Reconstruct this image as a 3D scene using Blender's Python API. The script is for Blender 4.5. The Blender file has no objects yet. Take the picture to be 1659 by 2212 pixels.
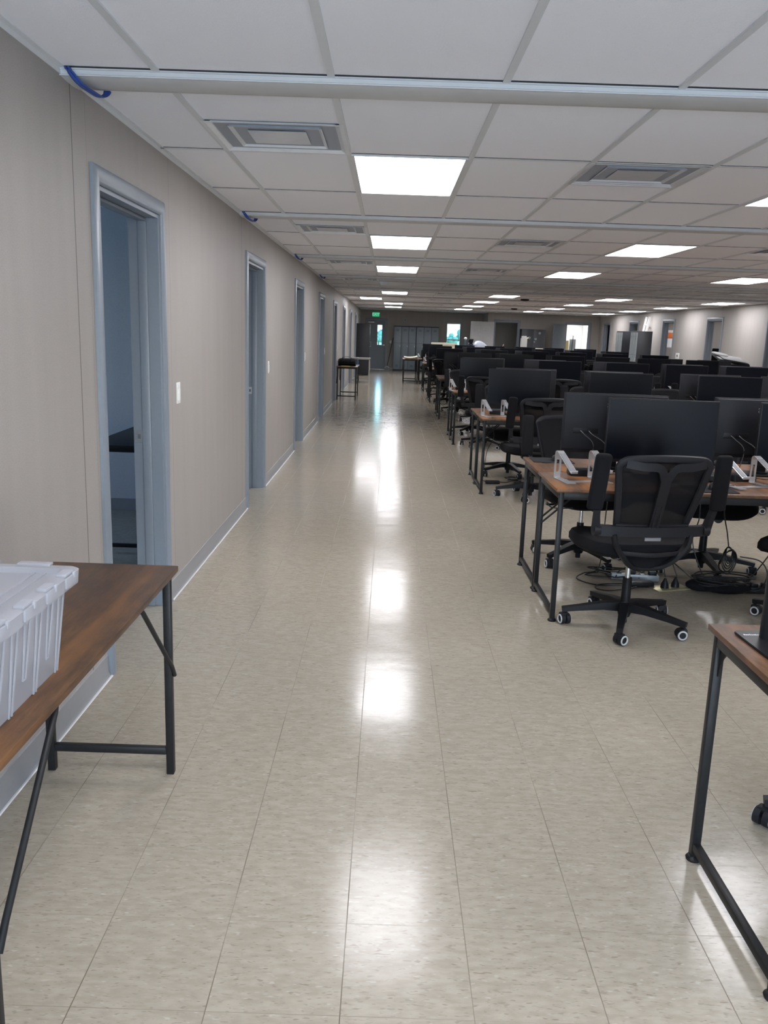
import bpy, bmesh, math, random
from mathutils import Vector, Matrix
random.seed(7)
OFFICE_W, FRONT_FILL_W, LED, SKY, EXPO = 22, 420, 18.5, 1.7, 0.0
PI = math.pi
SC = bpy.context.scene
COL = SC.collection
H, HC = 1.513, 2.381          # eye height, ceiling height
XL, XR = -1.185, 8.05         # corridor wall, right wall
YB, YB2, YF = 35.3, 33.4, -3.9  # far wall (left part), far wall (right part), wall behind the camera
PITCH = 3.6

# ------------------------------------------------------------------ materials
def mat(name, col, rough=.5, metal=0, spec=.5, emit=None, estr=0, trans=0, alpha=1):
    m = bpy.data.materials.new(name); m.use_nodes = True
    b = m.node_tree.nodes['Principled BSDF']
    b.inputs['Base Color'].default_value = (*col, 1)
    b.inputs['Roughness'].default_value = rough
    b.inputs['Metallic'].default_value = metal
    b.inputs['Specular IOR Level'].default_value = spec
    if emit: b.inputs['Emission Color'].default_value = (*emit, 1); b.inputs['Emission Strength'].default_value = estr
    if trans: b.inputs['Transmission Weight'].default_value = trans
    b.inputs['Alpha'].default_value = alpha
    return m
class NT:
    def __init__(s, m): s.t = m.node_tree; s.n = s.t.nodes; s.b = s.n['Principled BSDF']
    def add(s, typ, **kw):
        nd = s.n.new(typ)
        for k, v in kw.items():
            if k.startswith('i_'):
                key = k[2:]; key = int(key) if key.isdigit() else key.replace('_', ' ')
                nd.inputs[key].default_value = v
            else: setattr(nd, k, v)
        return nd
    def link(s, a, b): s.t.links.new(a, b)
    def math(s, op, a, b=None, c=None):
        nd = s.n.new('ShaderNodeMath'); nd.operation = op
        for i, v in enumerate((a, b, c)):
            if v is None: continue
            if isinstance(v, (int, float)): nd.inputs[i].default_value = v
            else: s.link(v, nd.inputs[i])
        return nd.outputs[0]
    def mix(s, f, a, b, mode='MIX'):
        nd = s.n.new('ShaderNodeMix'); nd.data_type = 'RGBA'; nd.blend_type = mode
        for i, v in ((0, f), (6, a), (7, b)):
            if isinstance(v, (int, float)): nd.inputs[i].default_value = v
            elif isinstance(v, tuple): nd.inputs[i].default_value = (*v, 1)
            else: s.link(v, nd.inputs[i])
        return nd.outputs[2]
    def ramp(s, f, a, b):
        nd = s.n.new('ShaderNodeMapRange'); nd.inputs[1].default_value = a; nd.inputs[2].default_value = b
        s.link(f, nd.inputs[0]); return nd.outputs[0]
    def noise(s, vec, scale, detail=2, rough=.5):
        nd = s.add('ShaderNodeTexNoise'); nd.inputs['Scale'].default_value = scale
        nd.inputs['Detail'].default_value = detail; nd.inputs['Roughness'].default_value = rough
        s.link(vec, nd.inputs['Vector']); return nd.outputs['Fac']
    def coords(s, scale=(1, 1, 1), loc=(0, 0, 0), rot=(0, 0, 0)):
        tc = s.add('ShaderNodeTexCoord'); mp = s.add('ShaderNodeMapping')
        mp.inputs['Scale'].default_value = scale; mp.inputs['Location'].default_value = loc; mp.inputs['Rotation'].default_value = rot
        s.link(tc.outputs['Object'], mp.inputs['Vector']); return mp.outputs[0]
    def bump(s, h, strength, dist=.01):
        nd = s.add('ShaderNodeBump'); nd.inputs['Strength'].default_value = strength; nd.inputs['Distance'].default_value = dist
        s.link(h, nd.inputs['Height']); s.link(nd.outputs[0], s.b.inputs['Normal'])

def floor_mat():
    m = mat('vinyl_tile', (.4, .37, .3), .17); n = NT(m)
    v = n.coords(); sep = n.add('ShaderNodeSeparateXYZ'); n.link(v, sep.inputs[0])
    T = .3048
    tx = n.math('DIVIDE', n.math('ADD', sep.outputs[0], .0622 + 20*T), T)
    ty = n.math('DIVIDE', n.math('ADD', sep.outputs[1], -1.63 + 40*T), T)
    fx = n.math('ABSOLUTE', n.math('SUBTRACT', n.math('FRACT', n.math('ADD', tx, .5)), .5))
    fy = n.math('ABSOLUTE', n.math('SUBTRACT', n.math('FRACT', n.math('ADD', ty, .5)), .5))
    comb = n.add('ShaderNodeCombineXYZ')
    n.link(n.math('FLOOR', tx), comb.inputs[0]); n.link(n.math('FLOOR', ty), comb.inputs[1])
    wn = n.add('ShaderNodeTexWhiteNoise', noise_dimensions='2D'); n.link(comb.outputs[0], wn.inputs['Vector'])
    # shift of the chips from tile to tile
    off = n.add('ShaderNodeVectorMath', operation='MULTIPLY_ADD'); n.link(wn.outputs['Color'], off.inputs[0]); off.inputs[1].default_value = (3, 3, 3); n.link(v, off.inputs[2])
    def streak(sx, sy, scale, detail=2):
        mp = n.add('ShaderNodeMapping'); mp.inputs['Scale'].default_value = (sx, sy, 1); n.link(off.outputs[0], mp.inputs[0])
        return n.noise(mp.outputs[0], scale, detail, .6)
    c = n.mix(n.ramp(streak(.35, 1, 55), .35, .65), (.320, .278, .219), (.381, .336, .268))
    c = n.mix(n.math('MULTIPLY', n.ramp(streak(.3, 1, 150, 1), .62, .70), .75), c, (.25, .22, .175))
    c = n.mix(n.math('MULTIPLY', n.ramp(streak(.28, 1, 105, 1), .69, .75), .7), c, (.21, .165, .125))
    c = n.mix(n.math('MULTIPLY', n.ramp(streak(.4, 1.1, 90, 1), .66, .76), .5), c, (.50, .46, .39))
    c = n.mix(n.math('MULTIPLY', wn.outputs['Value'], .10), c, (.29, .25, .19))
    big = n.noise(v, 1.1, 3); c = n.mix(n.math('MULTIPLY', n.ramp(big, .45, .75), .16), c, (.30, .255, .19))
    vis = n.ramp(n.noise(v, 2.3, 2), .35, .6)
    vj = n.math('LESS_THAN', fx, .0042); hj = n.math('LESS_THAN', fy, .003)
    vj = n.math('MULTIPLY', vj, n.math('ADD', n.math('MULTIPLY', vis, .5), .45))
    hj = n.math('MULTIPLY', hj, n.math('ADD', n.math('MULTIPLY', vis, .5), .12))
    j = n.math('MAXIMUM', vj, hj)
    c = n.mix(j, c, (.12, .095, .065))
    n.link(c, n.b.inputs['Base Color'])
    r = n.math('ADD', n.math('MULTIPLY', n.noise(v, 6, 3), .10), .115)
    r = n.math('ADD', r, n.math('MULTIPLY', j, .3)); n.link(r, n.b.inputs['Roughness'])
    wav = n.noise(v, 9, 2); mp = n.add('ShaderNodeMapping'); mp.inputs['Scale'].default_value = (.25, 1, 1); n.link(v, mp.inputs[0])
    wav2 = n.noise(mp.outputs[0], 5, 1)
    h = n.math('ADD', n.math('MULTIPLY', wav, .35), wav2); h = n.math('SUBTRACT', h, n.math('MULTIPLY', j, .25))
    n.bump(h, .10, .012)
    n.b.inputs['IOR'].default_value = 1.5; n.b.inputs['Specular IOR Level'].default_value = .22
    return m
def wall_mat(seams=None, axis=1, base=(.335, .308, .284)):
    m = mat('vinyl_wall_panel', base, .55); n = NT(m); v = n.coords()
    a = n.noise(v, 260, 2); mp = n.add('ShaderNodeMapping'); mp.inputs['Scale'].default_value = (6, 6, .5); n.link(v, mp.inputs[0])
    st = n.noise(mp.outputs[0], 1.6, 2)
    d = tuple(x*.86 for x in base)
    c = n.mix(n.ramp(a, .35, .65), d, base)
    c = n.mix(n.math('MULTIPLY', n.ramp(st, .3, .75), .22), c, tuple(x*1.22 for x in base))
    if seams is not None:
        sep = n.add('ShaderNodeSeparateXYZ'); n.link(v, sep.inputs[0]); y = sep.outputs[axis]
        for off, w, k in seams:
            t = n.math('FRACT', n.math('DIVIDE', n.math('ADD', y, -off + 10*PITCH), PITCH))
            e = n.math('LESS_THAN', n.math('ABSOLUTE', n.math('SUBTRACT', t, .5)), w/PITCH)
            c = n.mix(n.math('MULTIPLY', e, k), c, (.05, .035, .03))
    n.link(c, n.b.inputs['Base Color']); n.bump(a, .25, .002)
    return m
def ceil_mat():
    m = mat('ceiling_tile', (.84, .84, .85), .9); n = NT(m); v = n.coords()
    a = n.noise(v, 190, 3, .7)
    c = n.mix(n.ramp(a, .62, .78), (.90, .90, .94), (.76, .76, .80))
    n.link(c, n.b.inputs['Base Color']); n.bump(a, .5, .004); return m
def wood_mat(name, axis, tint=(1, 1, 1)):
    m = mat(name, (.2, .1, .05), .42); n = NT(m)
    sc = (9, 1.3, 9) if axis == 'y' else (.8, 9, 9)
    v = n.coords(sc); v0 = n.coords()
    g = n.noise(v, 5, 6, .65); f = n.noise(v, 22, 3, .6); cl = n.noise(v0, 9, 5, .65); wv = n.noise(v, 1.3, 2)
    T = lambda c: tuple(x*y for x, y in zip(c, tint))
    c = n.mix(n.ramp(g, .3, .7), T((.038, .020, .011)), T((.118, .059, .028)))
    c = n.mix(n.math('MULTIPLY', n.ramp(f, .5, .72), .55), c, T((.055, .026, .014)))
    c = n.mix(n.math('MULTIPLY', n.ramp(cl, .45, .66), .8), c, T((.040, .023, .016)))
    c = n.mix(n.math('MULTIPLY', n.ramp(wv, .5, .72), .5), c, T((.23, .10, .034)))
    n.b.inputs['Specular IOR Level'].default_value = .3
    n.link(c, n.b.inputs['Base Color']); n.bump(f, .15, .003); return m
def plastic_mat():
    m = mat('frosted_plastic', (.54, .545, .575), .3); t = m.node_tree; b = t.nodes['Principled BSDF']; out = t.nodes['Material Output']
    tr = t.nodes.new('ShaderNodeBsdfTransparent'); tr.inputs[0].default_value = (.93, .94, .97, 1)
    tl = t.nodes.new('ShaderNodeBsdfTranslucent'); tl.inputs[0].default_value = (.58, .59, .62, 1)
    m1 = t.nodes.new('ShaderNodeMixShader'); m1.inputs[0].default_value = .35; t.links.new(b.outputs[0], m1.inputs[1]); t.links.new(tl.outputs[0], m1.inputs[2])
    m2 = t.nodes.new('ShaderNodeMixShader'); m2.inputs[0].default_value = .42; t.links.new(m1.outputs[0], m2.inputs[1]); t.links.new(tr.outputs[0], m2.inputs[2])
    t.links.new(m2.outputs[0], out.inputs[0]); return m
def glass_mat(name='clear_glass', tint=(.74, .93, .97)):
    m = mat(name, tint, .05); t = m.node_tree; out = t.nodes['Material Output']; b = t.nodes['Principled BSDF']
    tr = t.nodes.new('ShaderNodeBsdfTransparent'); tr.inputs[0].default_value = (*tint, 1)
    mx = t.nodes.new('ShaderNodeMixShader'); mx.inputs[0].default_value = .93
    t.links.new(b.outputs[0], mx.inputs[1]); t.links.new(tr.outputs[0], mx.inputs[2]); t.links.new(mx.outputs[0], out.inputs[0]); return m
def noisy(name, col, rough, scale=60, amt=.2, metal=0, bump=.1):
    m = mat(name, col, rough, metal); n = NT(m); v = n.coords(); a = n.noise(v, scale, 3)
    n.link(n.mix(a, tuple(c*(1-amt) for c in col), tuple(min(1, c*(1+amt)) for c in col)), n.b.inputs['Base Color'])
    if bump: n.bump(a, bump, .002)
    return m
def mesh_fabric():
    m = mat('chair_mesh', (.008, .008, .0095), .8); n = NT(m); v = n.coords((320, 320, 320))
    w = n.add('ShaderNodeTexChecker'); w.inputs['Scale'].default_value = 1; n.link(v, w.inputs['Vector'])
    t = m.node_tree; out = t.nodes['Material Output']
    tr = t.nodes.new('ShaderNodeBsdfTransparent'); mx = t.nodes.new('ShaderNodeMixShader')
    mx.inputs[0].default_value = .03
    t.links.new(n.b.outputs[0], mx.inputs[1]); t.links.new(tr.outputs[0], mx.inputs[2]); t.links.new(mx.outputs[0], out.inputs[0])
    n.bump(w.outputs['Fac'], .3, .001); return m

M = dict(
    floor=floor_mat(), ceil=ceil_mat(),
    wallL=wall_mat([(3.29-1.8, .0035, .8), (4.665-1.8, .0016, .6), (3.44-1.8, .0013, .45)]),
    wallR=wall_mat([(3.15-1.8, .006, .35)]),
    wall=wall_mat(), wall_office=wall_mat(base=(.47, .47, .48)),
    grid=noisy('ceiling_grid_paint', (.68, .69, .70), .45, 40, .04, bump=0),
    gap_shade=mat('ceiling_gap_shade', (.03, .03, .03), .9),  # near-black; also the painted shade along the ceiling bars
    trim=noisy('ceiling_trim_paint', (.56, .56, .56), .5, 15, .05, bump=0),
    base=noisy('cove_base_vinyl', (.235, .235, .24), .35, 30, .06, bump=0),
    frame=noisy('door_frame_paint', (.20, .228, .265), .38, 50, .05, bump=.03),
    steel=noisy('brushed_steel', (.55, .55, .55), .35, 80, .1, 1, 0),
    led=mat('light_panel', (.9, .9, .9), .4, emit=(.95, .95, 1.0), estr=LED),
    ledoff=mat('light_panel_unlit', (.70, .72, .76), .3),
    diff=noisy('diffuser_metal', (.76, .78, .81), .28, 20, .08, .25, 0),
    dark=mat('duct_dark', (.10, .11, .13), .7), duct=mat('duct_metal', (.33, .36, .41), .5),
    wood=wood_mat('rustic_wood_bench', 'y'), woodx=wood_mat('rustic_wood_desk', 'y', (1.6, 1.55, 1.55)),
    black=noisy('black_steel', (.013, .013, .0135), .42, 70, .25, 0, .05),
    plast=noisy('black_plastic', (.009, .009, .0105), .45, 90, .2, 0, .05),
    plast2=noisy('charcoal_plastic', (.013, .013, .0155), .5, 120, .15, 0, .06),
    fabric=noisy('black_fabric', (.006, .006, .0075), .9, 300, .4, 0, .2),
    cmesh=mesh_fabric(), white=noisy('white_plastic', (.72, .72, .70), .4, 30, .05, 0, 0),
    screen=mat('dark_screen', (.003, .004, .008), .3), monback=noisy('monitor_back', (.014, .015, .019), .55, 200, .2, 0, .05),
    logo=mat('logo_grey', (.16, .16, .17), .4), silver=noisy('anodised_aluminium', (.66, .66, .67), .36, 120, .06, .85, 0),
    rubber=noisy('grey_rubber', (.20, .20, .21), .7, 150, .15, 0, .05), ring=mat('wheel_ring', (.45, .45, .45), .5),
    tub=plastic_mat(), glass=glass_mat(), cable=mat('black_cable', (.010, .010, .010), .45), gcable=mat('grey_cable', (.10, .10, .10), .4),
    blue=noisy('blue_strap', (.03, .075, .30), .6, 60, .2, 0, .1), pad=noisy('mouse_pad_cloth', (.009, .0095, .013), .8, 250, .2, 0, .05),
    green=mat('exit_green', (.03, .35, .16), .4, emit=(.05, .75, .35), estr=.45), greenl=mat('exit_letters', (.6, .9, .7), .4, emit=(.55, 1, .75), estr=.5),
    lock=noisy('locker_grey', (.17, .21, .245), .4, 40, .06, .1, 0), lockl=noisy('locker_light_grey', (.34, .38, .40), .4, 40, .06, .1, 0),
    lockd=noisy('locker_black', (.022, .024, .030), .45, 40, .1, .1, 0),
    door=noisy('steel_door_paint', (.15, .18, .215), .45, 40, .05, 0, .02), wdoor=noisy('white_door_paint', (.44, .44, .44), .5, 40, .04, 0, .02),
    foam=noisy('cream_foam', (.70, .66, .52), .85, 30, .1, 0, .1), card=noisy('brown_cardboard', (.30, .19, .11), .8, 40, .15, 0, .05),
    paper=mat('white_paper', (.75, .75, .76), .6), bag=None, orange=mat('orange_carton', (.75, .17, .03), .5),
    ltable=noisy('grey_laminate', (.34, .32, .30), .4, 40, .1), grass=noisy('lawn_grass', (.28, .40, .24), .9, 3, .4, 0, 0),
    leaf=noisy('tree_leaves', (.07, .16, .12), .9, 2, .5, 0, 0), bark=noisy('tree_bark', (.09, .06, .04), .9, 8, .3),
    yellow=noisy('yellow_carton', (.62, .50, .22), .7, 20, .1), brass=mat('plate_metal', (.42, .38, .22), .4, .6),
    bottle0=glass_mat('front_glass', (.95, .95, .96)), bottle=glass_mat('bottle_plastic', (.72, .82, .95)),
)
bg = mat('clear_bag', (.75, .80, .9), .3); t_ = bg.node_tree
_tr = t_.nodes.new('ShaderNodeBsdfTransparent'); _mx = t_.nodes.new('ShaderNodeMixShader'); _mx.inputs[0].default_value = .35
t_.links.new(t_.nodes['Principled BSDF'].outputs[0], _mx.inputs[1]); t_.links.new(_tr.outputs[0], _mx.inputs[2]); t_.links.new(_mx.outputs[0], t_.nodes['Material Output'].inputs[0])
M['bag'] = bg
for k_ in ('black', 'plast', 'plast2', 'fabric', 'monback', 'pad'): M[k_].node_tree.nodes['Principled BSDF'].inputs['Specular IOR Level'].default_value = .22
for k_ in ('screen', 'cmesh'): M[k_].node_tree.nodes['Principled BSDF'].inputs['Specular IOR Level'].default_value = .12

# ------------------------------------------------------------------ mesh builder
def rotm(rx=0, ry=0, rz=0):
    return Matrix.Rotation(rz, 4, 'Z') @ Matrix.Rotation(ry, 4, 'Y') @ Matrix.Rotation(rx, 4, 'X')
class MB:
    def __init__(s): s.b = bmesh.new()
    def _merge(s, t, mx=None):
        if mx is not None: bmesh.ops.transform(t, matrix=mx, verts=t.verts)
        me = bpy.data.meshes.new('tmp'); t.to_mesh(me); t.free(); s.b.from_mesh(me); bpy.data.meshes.remove(me); return s
    def box(s, c, d, bev=0, seg=2, rot=None):
        t = bmesh.new(); bmesh.ops.create_cube(t, size=1)
        bmesh.ops.scale(t, vec=d, verts=t.verts)
        if bev: bmesh.ops.bevel(t, geom=t.edges[:], offset=min(bev, min(d)*.49), segments=seg, profile=.5, affect='EDGES')
        mx = Matrix.Translation(c) @ (rot if rot else Matrix.Identity(4)); return s._merge(t, mx)
    def b2(s, x0, x1, y0, y1, z0, z1, bev=0, seg=2):
        return s.box(((x0+x1)/2, (y0+y1)/2, (z0+z1)/2), (x1-x0, y1-y0, z1-z0), bev, seg)
    def cyl(s, p0, p1, r0, r1=None, n=20, cap=True):
        p0, p1 = Vector(p0), Vector(p1); r1 = r0 if r1 is None else r1; d = p1-p0
        t = bmesh.new(); bmesh.ops.create_cone(t, cap_ends=cap, segments=n, radius1=r0, radius2=r1, depth=d.length)
        q = Vector((0, 0, 1)).rotation_difference(d.normalized()).to_matrix().to_4x4()
        return s._merge(t, Matrix.Translation((p0+p1)/2) @ q)
    def sph(s, c, r, u=16, v=10, rot=None):
        t = bmesh.new(); bmesh.ops.create_uvsphere(t, u_segments=u, v_segments=v, radius=1)
        sc = Matrix.Diagonal((*(r if isinstance(r, tuple) else (r, r, r)), 1))
        return s._merge(t, Matrix.Translation(c) @ (rot if rot else Matrix.Identity(4)) @ sc)
    def sweep(s, path, rx, ry=None, n=8, up=(0, 0, 1), closed=False, flat=False):
        """tube along a path; rx/ry half sizes (lists allowed); flat = rectangular section"""
        P = [Vector(p) for p in path]; N = len(P); ry = rx if ry is None else ry; up = Vector(up)
        g = lambda v, i: v[i] if isinstance(v, (list, tuple)) else v
        rings = []
        for i, p in enumerate(P):
            a = P[(i-1) % N] if (closed or i > 0) else P[i]; c = P[(i+1) % N] if (closed or i < N-1) else P[i]
            d = (c-a).normalized(); x = d.cross(up)
            if x.length < 1e-4: x = d.cross(Vector((0, 1, 0)))
            if x.length < 1e-4: x = d.cross(Vector((1, 0, 0)))
            x.normalize(); z = x.cross(d).normalized(); R = []
            if flat: sec = [(-1, -1), (1, -1), (1, 1), (-1, 1)]
            else: sec = [(math.cos(2*PI*k/n), math.sin(2*PI*k/n)) for k in range(n)]
            for u, w in sec: R.append(s.b.verts.new(p + x*u*g(rx, i) + z*w*g(ry, i)))
            rings.append(R)
        m = len(rings[0])
        for i in range(N if closed else N-1):
            A, B = rings[i], rings[(i+1) % N]
            for k in range(m): s.b.faces.new((A[k], A[(k+1) % m], B[(k+1) % m], B[k]))
        if not closed: s.b.faces.new(rings[0][::-1]); s.b.faces.new(rings[-1])
        return s
    def prism(s, pts, h, mx=None, bev=0):
        """2D outline (x,y) extruded 0..h in z, then transformed"""
        t = bmesh.new(); vs = [t.verts.new((x, y, 0)) for x, y in pts]; f = t.faces.new(vs)
        r = bmesh.ops.extrude_face_region(t, geom=[f]); bmesh.ops.translate(t, vec=(0, 0, h), verts=[e for e in r['geom'] if isinstance(e, bmesh.types.BMVert)])
        bmesh.ops.recalc_face_normals(t, faces=t.faces)
        if bev: bmesh.ops.bevel(t, geom=[e for e in t.edges if abs(e.verts[0].co.z-e.verts[1].co.z) < 1e-6], offset=bev, segments=2, affect='EDGES')
        return s._merge(t, mx)
    def lathe(s, prof, c=(0, 0, 0), n=24, mx=None):
        t = bmesh.new(); rings = []
        for r, z in prof: rings.append([t.verts.new((max(r, 1e-4)*math.cos(2*PI*k/n), max(r, 1e-4)*math.sin(2*PI*k/n), z)) for k in range(n)])
        for A, B in zip(rings, rings[1:]):
            for k in range(n): t.faces.new((A[k], A[(k+1) % n], B[(k+1) % n], B[k]))
        t.faces.new(rings[0][::-1]); t.faces.new(rings[-1])
        return s._merge(t, Matrix.Translation(c) @ (mx if mx else Matrix.Identity(4)))
    def loft(s, rings, cap=True):
        R = [[s.b.verts.new(p) for p in r] for r in rings]; m = len(R[0])
        for A, B in zip(R, R[1:]):
            for k in range(m): s.b.faces.new((A[k], A[(k+1) % m], B[(k+1) % m], B[k]))
        if cap: s.b.faces.new(R[0][::-1]); s.b.faces.new(R[-1])
        return s
    def quad(s, *p): s.b.faces.new([s.b.verts.new(q) for q in p]); return s
    def build(s, name, m, parent=None, smooth=True, loc=None):
        bmesh.ops.recalc_face_normals(s.b, faces=s.b.faces)
        me = bpy.data.meshes.new(name); s.b.to_mesh(me); s.b.free()
        me.materials.append(M[m] if isinstance(m, str) else m)
        if smooth:
            me.polygons.foreach_set('use_smooth', [True]*len(me.polygons))
            me.set_sharp_from_angle(angle=math.radians(38))
        o = bpy.data.objects.new(name, me); COL.objects.link(o)
        if parent: o.parent = parent
        if loc: o.location = loc
        return o
def rr(w, d, r, n=5, cx=0, cy=0):
    """rounded rectangle outline"""
    pts = []
    for sx, sy, a0 in ((1, -1, -90), (1, 1, 0), (-1, 1, 90), (-1, -1, 180)):
        for k in range(n+1):
            a = math.radians(a0+90*k/n); pts.append((cx+sx*(w/2-r)+r*math.cos(a), cy+sy*(d/2-r)+r*math.sin(a)))
    return pts
def tag(o, label=None, cat=None, group=None, kind=None):
    if label: o['label'] = label
    if cat: o['category'] = cat
    if group: o['group'] = group
    if kind: o['kind'] = kind
    return o
def thing(name, label, cat, loc=(0, 0, 0), rz=0, group=None):
    o = bpy.data.objects.new(name, None); COL.objects.link(o); o.empty_display_size = .1
    o.location = loc; o.rotation_euler = (0, 0, rz); return tag(o, label, cat, group)
KIDS = {}
def tree(o):
    if o.name not in KIDS: KIDS[o.name] = [(c, list(c.children)) for c in o.children]
    return KIDS[o.name]
def dup(root, loc, rz=0, label=None, group=None):
    r = root.copy(); COL.objects.link(r); r.location = loc; r.rotation_euler = (0, 0, rz)
    if label: r['label'] = label
    if group: r['group'] = group
    for ch, gs in tree(root):
        c = ch.copy(); COL.objects.link(c); c.parent = r
        for g in gs:
            d = g.copy(); COL.objects.link(d); d.parent = c
    return r
class Maker:
    """first call moves the prototype, later calls copy it"""
    def __init__(s, root): s.root, s.used = root, False; tree(root)
    def __call__(s, loc, rz=0, label=None, group=None):
        if not s.used:
            s.used = True; r = s.root; r.location = loc; r.rotation_euler = (0, 0, rz)
            if label: r['label'] = label
            if group: r['group'] = group
            return r
        return dup(s.root, loc, rz, label, group)
def text_mesh(name, body, size, m, parent, mx, extrude=.0008):
    cu = bpy.data.curves.new(name, 'FONT'); cu.body = body; cu.size = size; cu.extrude = extrude; cu.align_x = 'CENTER'; cu.align_y = 'CENTER'
    o = bpy.data.objects.new('tmp_text', cu); COL.objects.link(o)
    bpy.context.view_layer.update()
    me = bpy.data.meshes.new_from_object(o.evaluated_get(bpy.context.evaluated_depsgraph_get()))
    bpy.data.objects.remove(o); bpy.data.curves.remove(cu)
    me.transform(mx); me.name = name; me.materials.clear(); me.materials.append(M[m])
    q = bpy.data.objects.new(name, me); COL.objects.link(q); q.parent = parent; return q
def struct(o): o['kind'] = 'structure'; return o
ORD = ['first', 'second', 'third', 'fourth', 'fifth', 'sixth', 'seventh', 'eighth', 'ninth', 'tenth']
def bez(pts, n=10):
    """Catmull-Rom through points"""
    P = [Vector(p) for p in pts]; P = [2*P[0]-P[1]] + P + [2*P[-1]-P[-2]]; out = []
    for i in range(1, len(P)-2):
        a, b, c, d = P[i-1:i+3]
        for k in range(n):
            t = k/n; out.append(.5*((2*b)+(c-a)*t+(2*a-5*b+4*c-d)*t*t+(3*b-a-3*c+d)*t**3))
    out.append(P[-2]); return out
#PART2
# ------------------------------------------------------------------ room shell
struct(MB().b2(-4.6, 11.5, -4.1, 38, -.12, 0).build('floor', 'floor', smooth=False))
CX = [-.846+.6105*i for i in range(15)]
LIT = [(c, k, not (k == 3)) for c in (1, 5, 9, 13) for k in range(-1, 8) if not (c == 1 and k == 5)] + [(0, 5, True)]
VENT = [(0, k, 0) for k in range(-1, 8) if k != 5] + [(3, k, 1) for k in range(-1, 8)] + [(11, 3, 1), (11, 4, 1), (11, 5, 1), (7, 1, 1)]
VY = lambda k, t: (3.897 if t == 0 else 4.527)+PITCH*k
def yrows(k):
    o = PITCH*k; return [3.40+o, 4.515+o, 5.712+o, 6.80+o]
cm = MB(); gm = MB(); dm = MB()
xs = [XL]+CX+[XR]
cells_v = {}
for c, k, t in VENT: cells_v[(c, k)] = t
for k in range(-2, 9):
    R = yrows(k)
    for r in range(3):
        y0, y1 = max(R[r], YF), min(R[r+1], YB)
        if y1 <= y0: continue
        for i in range(len(xs)-1):
            x0, x1 = xs[i], xs[i+1]; c = i-1
            q = lambda a, b: cm.quad((x0, a, HC), (x0, b, HC), (x1, b, HC), (x1, a, HC)) if b-a > 1e-4 else None
            v = cells_v.get((c, k))
            if v is not None and r == v:
                vy = VY(k, v); q(y0, vy); q(vy+.61, y1)
            else: q(y0, y1)
    b0, b1 = 3.20+PITCH*k, 3.40+PITCH*k
    for x0, x1 in ((XL, XR),):
        if b0 > YF and b1 < YB: cm.quad((x0, b0-.001, HC+.02), (x0, b1+.001, HC+.02), (x1, b1+.001, HC+.02), (x1, b0-.001, HC+.02))
    for y in R[1:3]+[VY(k, 1)+.60]:
        if YF < y < YB:
            if y > R[1]+.3 and y < R[2]-.1:   # short bar beside the aisle vents only
                gm.b2(CX[3], CX[4], y-.012, y+.012, HC-.004, HC); dm.b2(CX[3], CX[4], y-.017, y-.012, HC-.002, HC)  # short bar with its shadow strip painted in
            else:
                gm.b2(XL, XR, y-.012, y+.012, HC-.004, HC); dm.b2(XL, XR, y-.018, y-.012, HC-.0022, HC)  # dark strip on the near side paints in the bar's shadow
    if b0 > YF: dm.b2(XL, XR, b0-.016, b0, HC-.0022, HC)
for x in CX: gm.b2(x-.013, x+.013, YF, YB, HC-.007, HC)
gm.b2(XL, XL+.022, YF, YB, HC-.004, HC); gm.b2(XL, XL+.003, YF, YB, HC-.022, HC)
gm.b2(XR-.022, XR, YF, YB2, HC-.004, HC)
ce = cm.build('ceiling', 'ceil', smooth=False); struct(ce)
struct(MB().quad((-4.5, YF, HC), (-4.5, YB, HC), (XL-.06, YB, HC), (XL-.06, YF, HC)).quad((XR+.06, YF, HC), (XR+.06, 37, HC), (11.4, 37, HC), (11.4, YF, HC)).quad((3.74, YB, HC), (3.74, 37.2, HC), (XR+.06, 37.2, HC), (XR+.06, YB, HC)).build('ceiling', 'ceil', smooth=False))
struct(MB().b2(-4.6, 11.5, YF-.2, 37.4, 2.75, 2.85).build('ceiling', 'gap_shade', smooth=False))  # unseen roof slab added above the ceiling to stop sky light leaking in
struct(gm.build('trim_1', 'grid', smooth=False)); struct(dm.build('trim_2', 'gap_shade', smooth=False))  # second mesh holds the dark strips painted as shade along the bars
n = 3
for k in range(-1, 9):      # trim boards over the joints of the building modules
    y = 3.20+PITCH*k
    b = MB(); prof = [(0, 0), (0, -.026), (.012, -.030), (.05, -.034), (.10, -.035), (.15, -.034), (.188, -.030), (.20, -.024), (.20, 0)]
    b.loft([[Vector((x, y+p, HC+.004+z)) for p, z in prof] for x in (XL, XR)])
    b.b2(XL, XR, y-.004, y+.002, HC-.028, HC-.024); b.b2(XL, XR, y-.006, y+.002, HC-.008, HC-.003)
    struct(b.build('trim_%d' % n, 'trim')); n += 1
# walls with openings: list of (a0, a1, top) along the wall
def wall_run(b, fixed, a0, a1, op, axis, top=HC, z0=0, t=.13, sgn=-1):
    def seg(p, q, za, zb):
        if q-p < 1e-4: return
        lo, hi = (fixed+sgn*t, fixed) if sgn < 0 else (fixed, fixed+t)
        if axis == 'y': b.b2(lo, hi, p, q, za, zb)
        else: b.b2(p, q, lo, hi, za, zb)
    cur = a0
    for o in sorted(op):
        p, q, zt = o[:3]; zb = o[3] if len(o) > 3 else 0
        seg(cur, p, z0, top); seg(p, q, zt, top)
        if zb > 0: seg(p, q, 0, zb)
        cur = q
    seg(cur, a1, z0, top)
LD = [(3.54+PITCH*k, 4.46+PITCH*k, 2.05) for k in range(0, 9)]
LD = [d for d in LD if d[1] < 33.6]
RD = [(y, y+.95, 2.07) for y in (17.55, 21.08, 24.65, 28.2, 31.75)]
BD1, BD2 = (4.03, 4.93, 2.05), (6.78, 7.66, 2.05)
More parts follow.
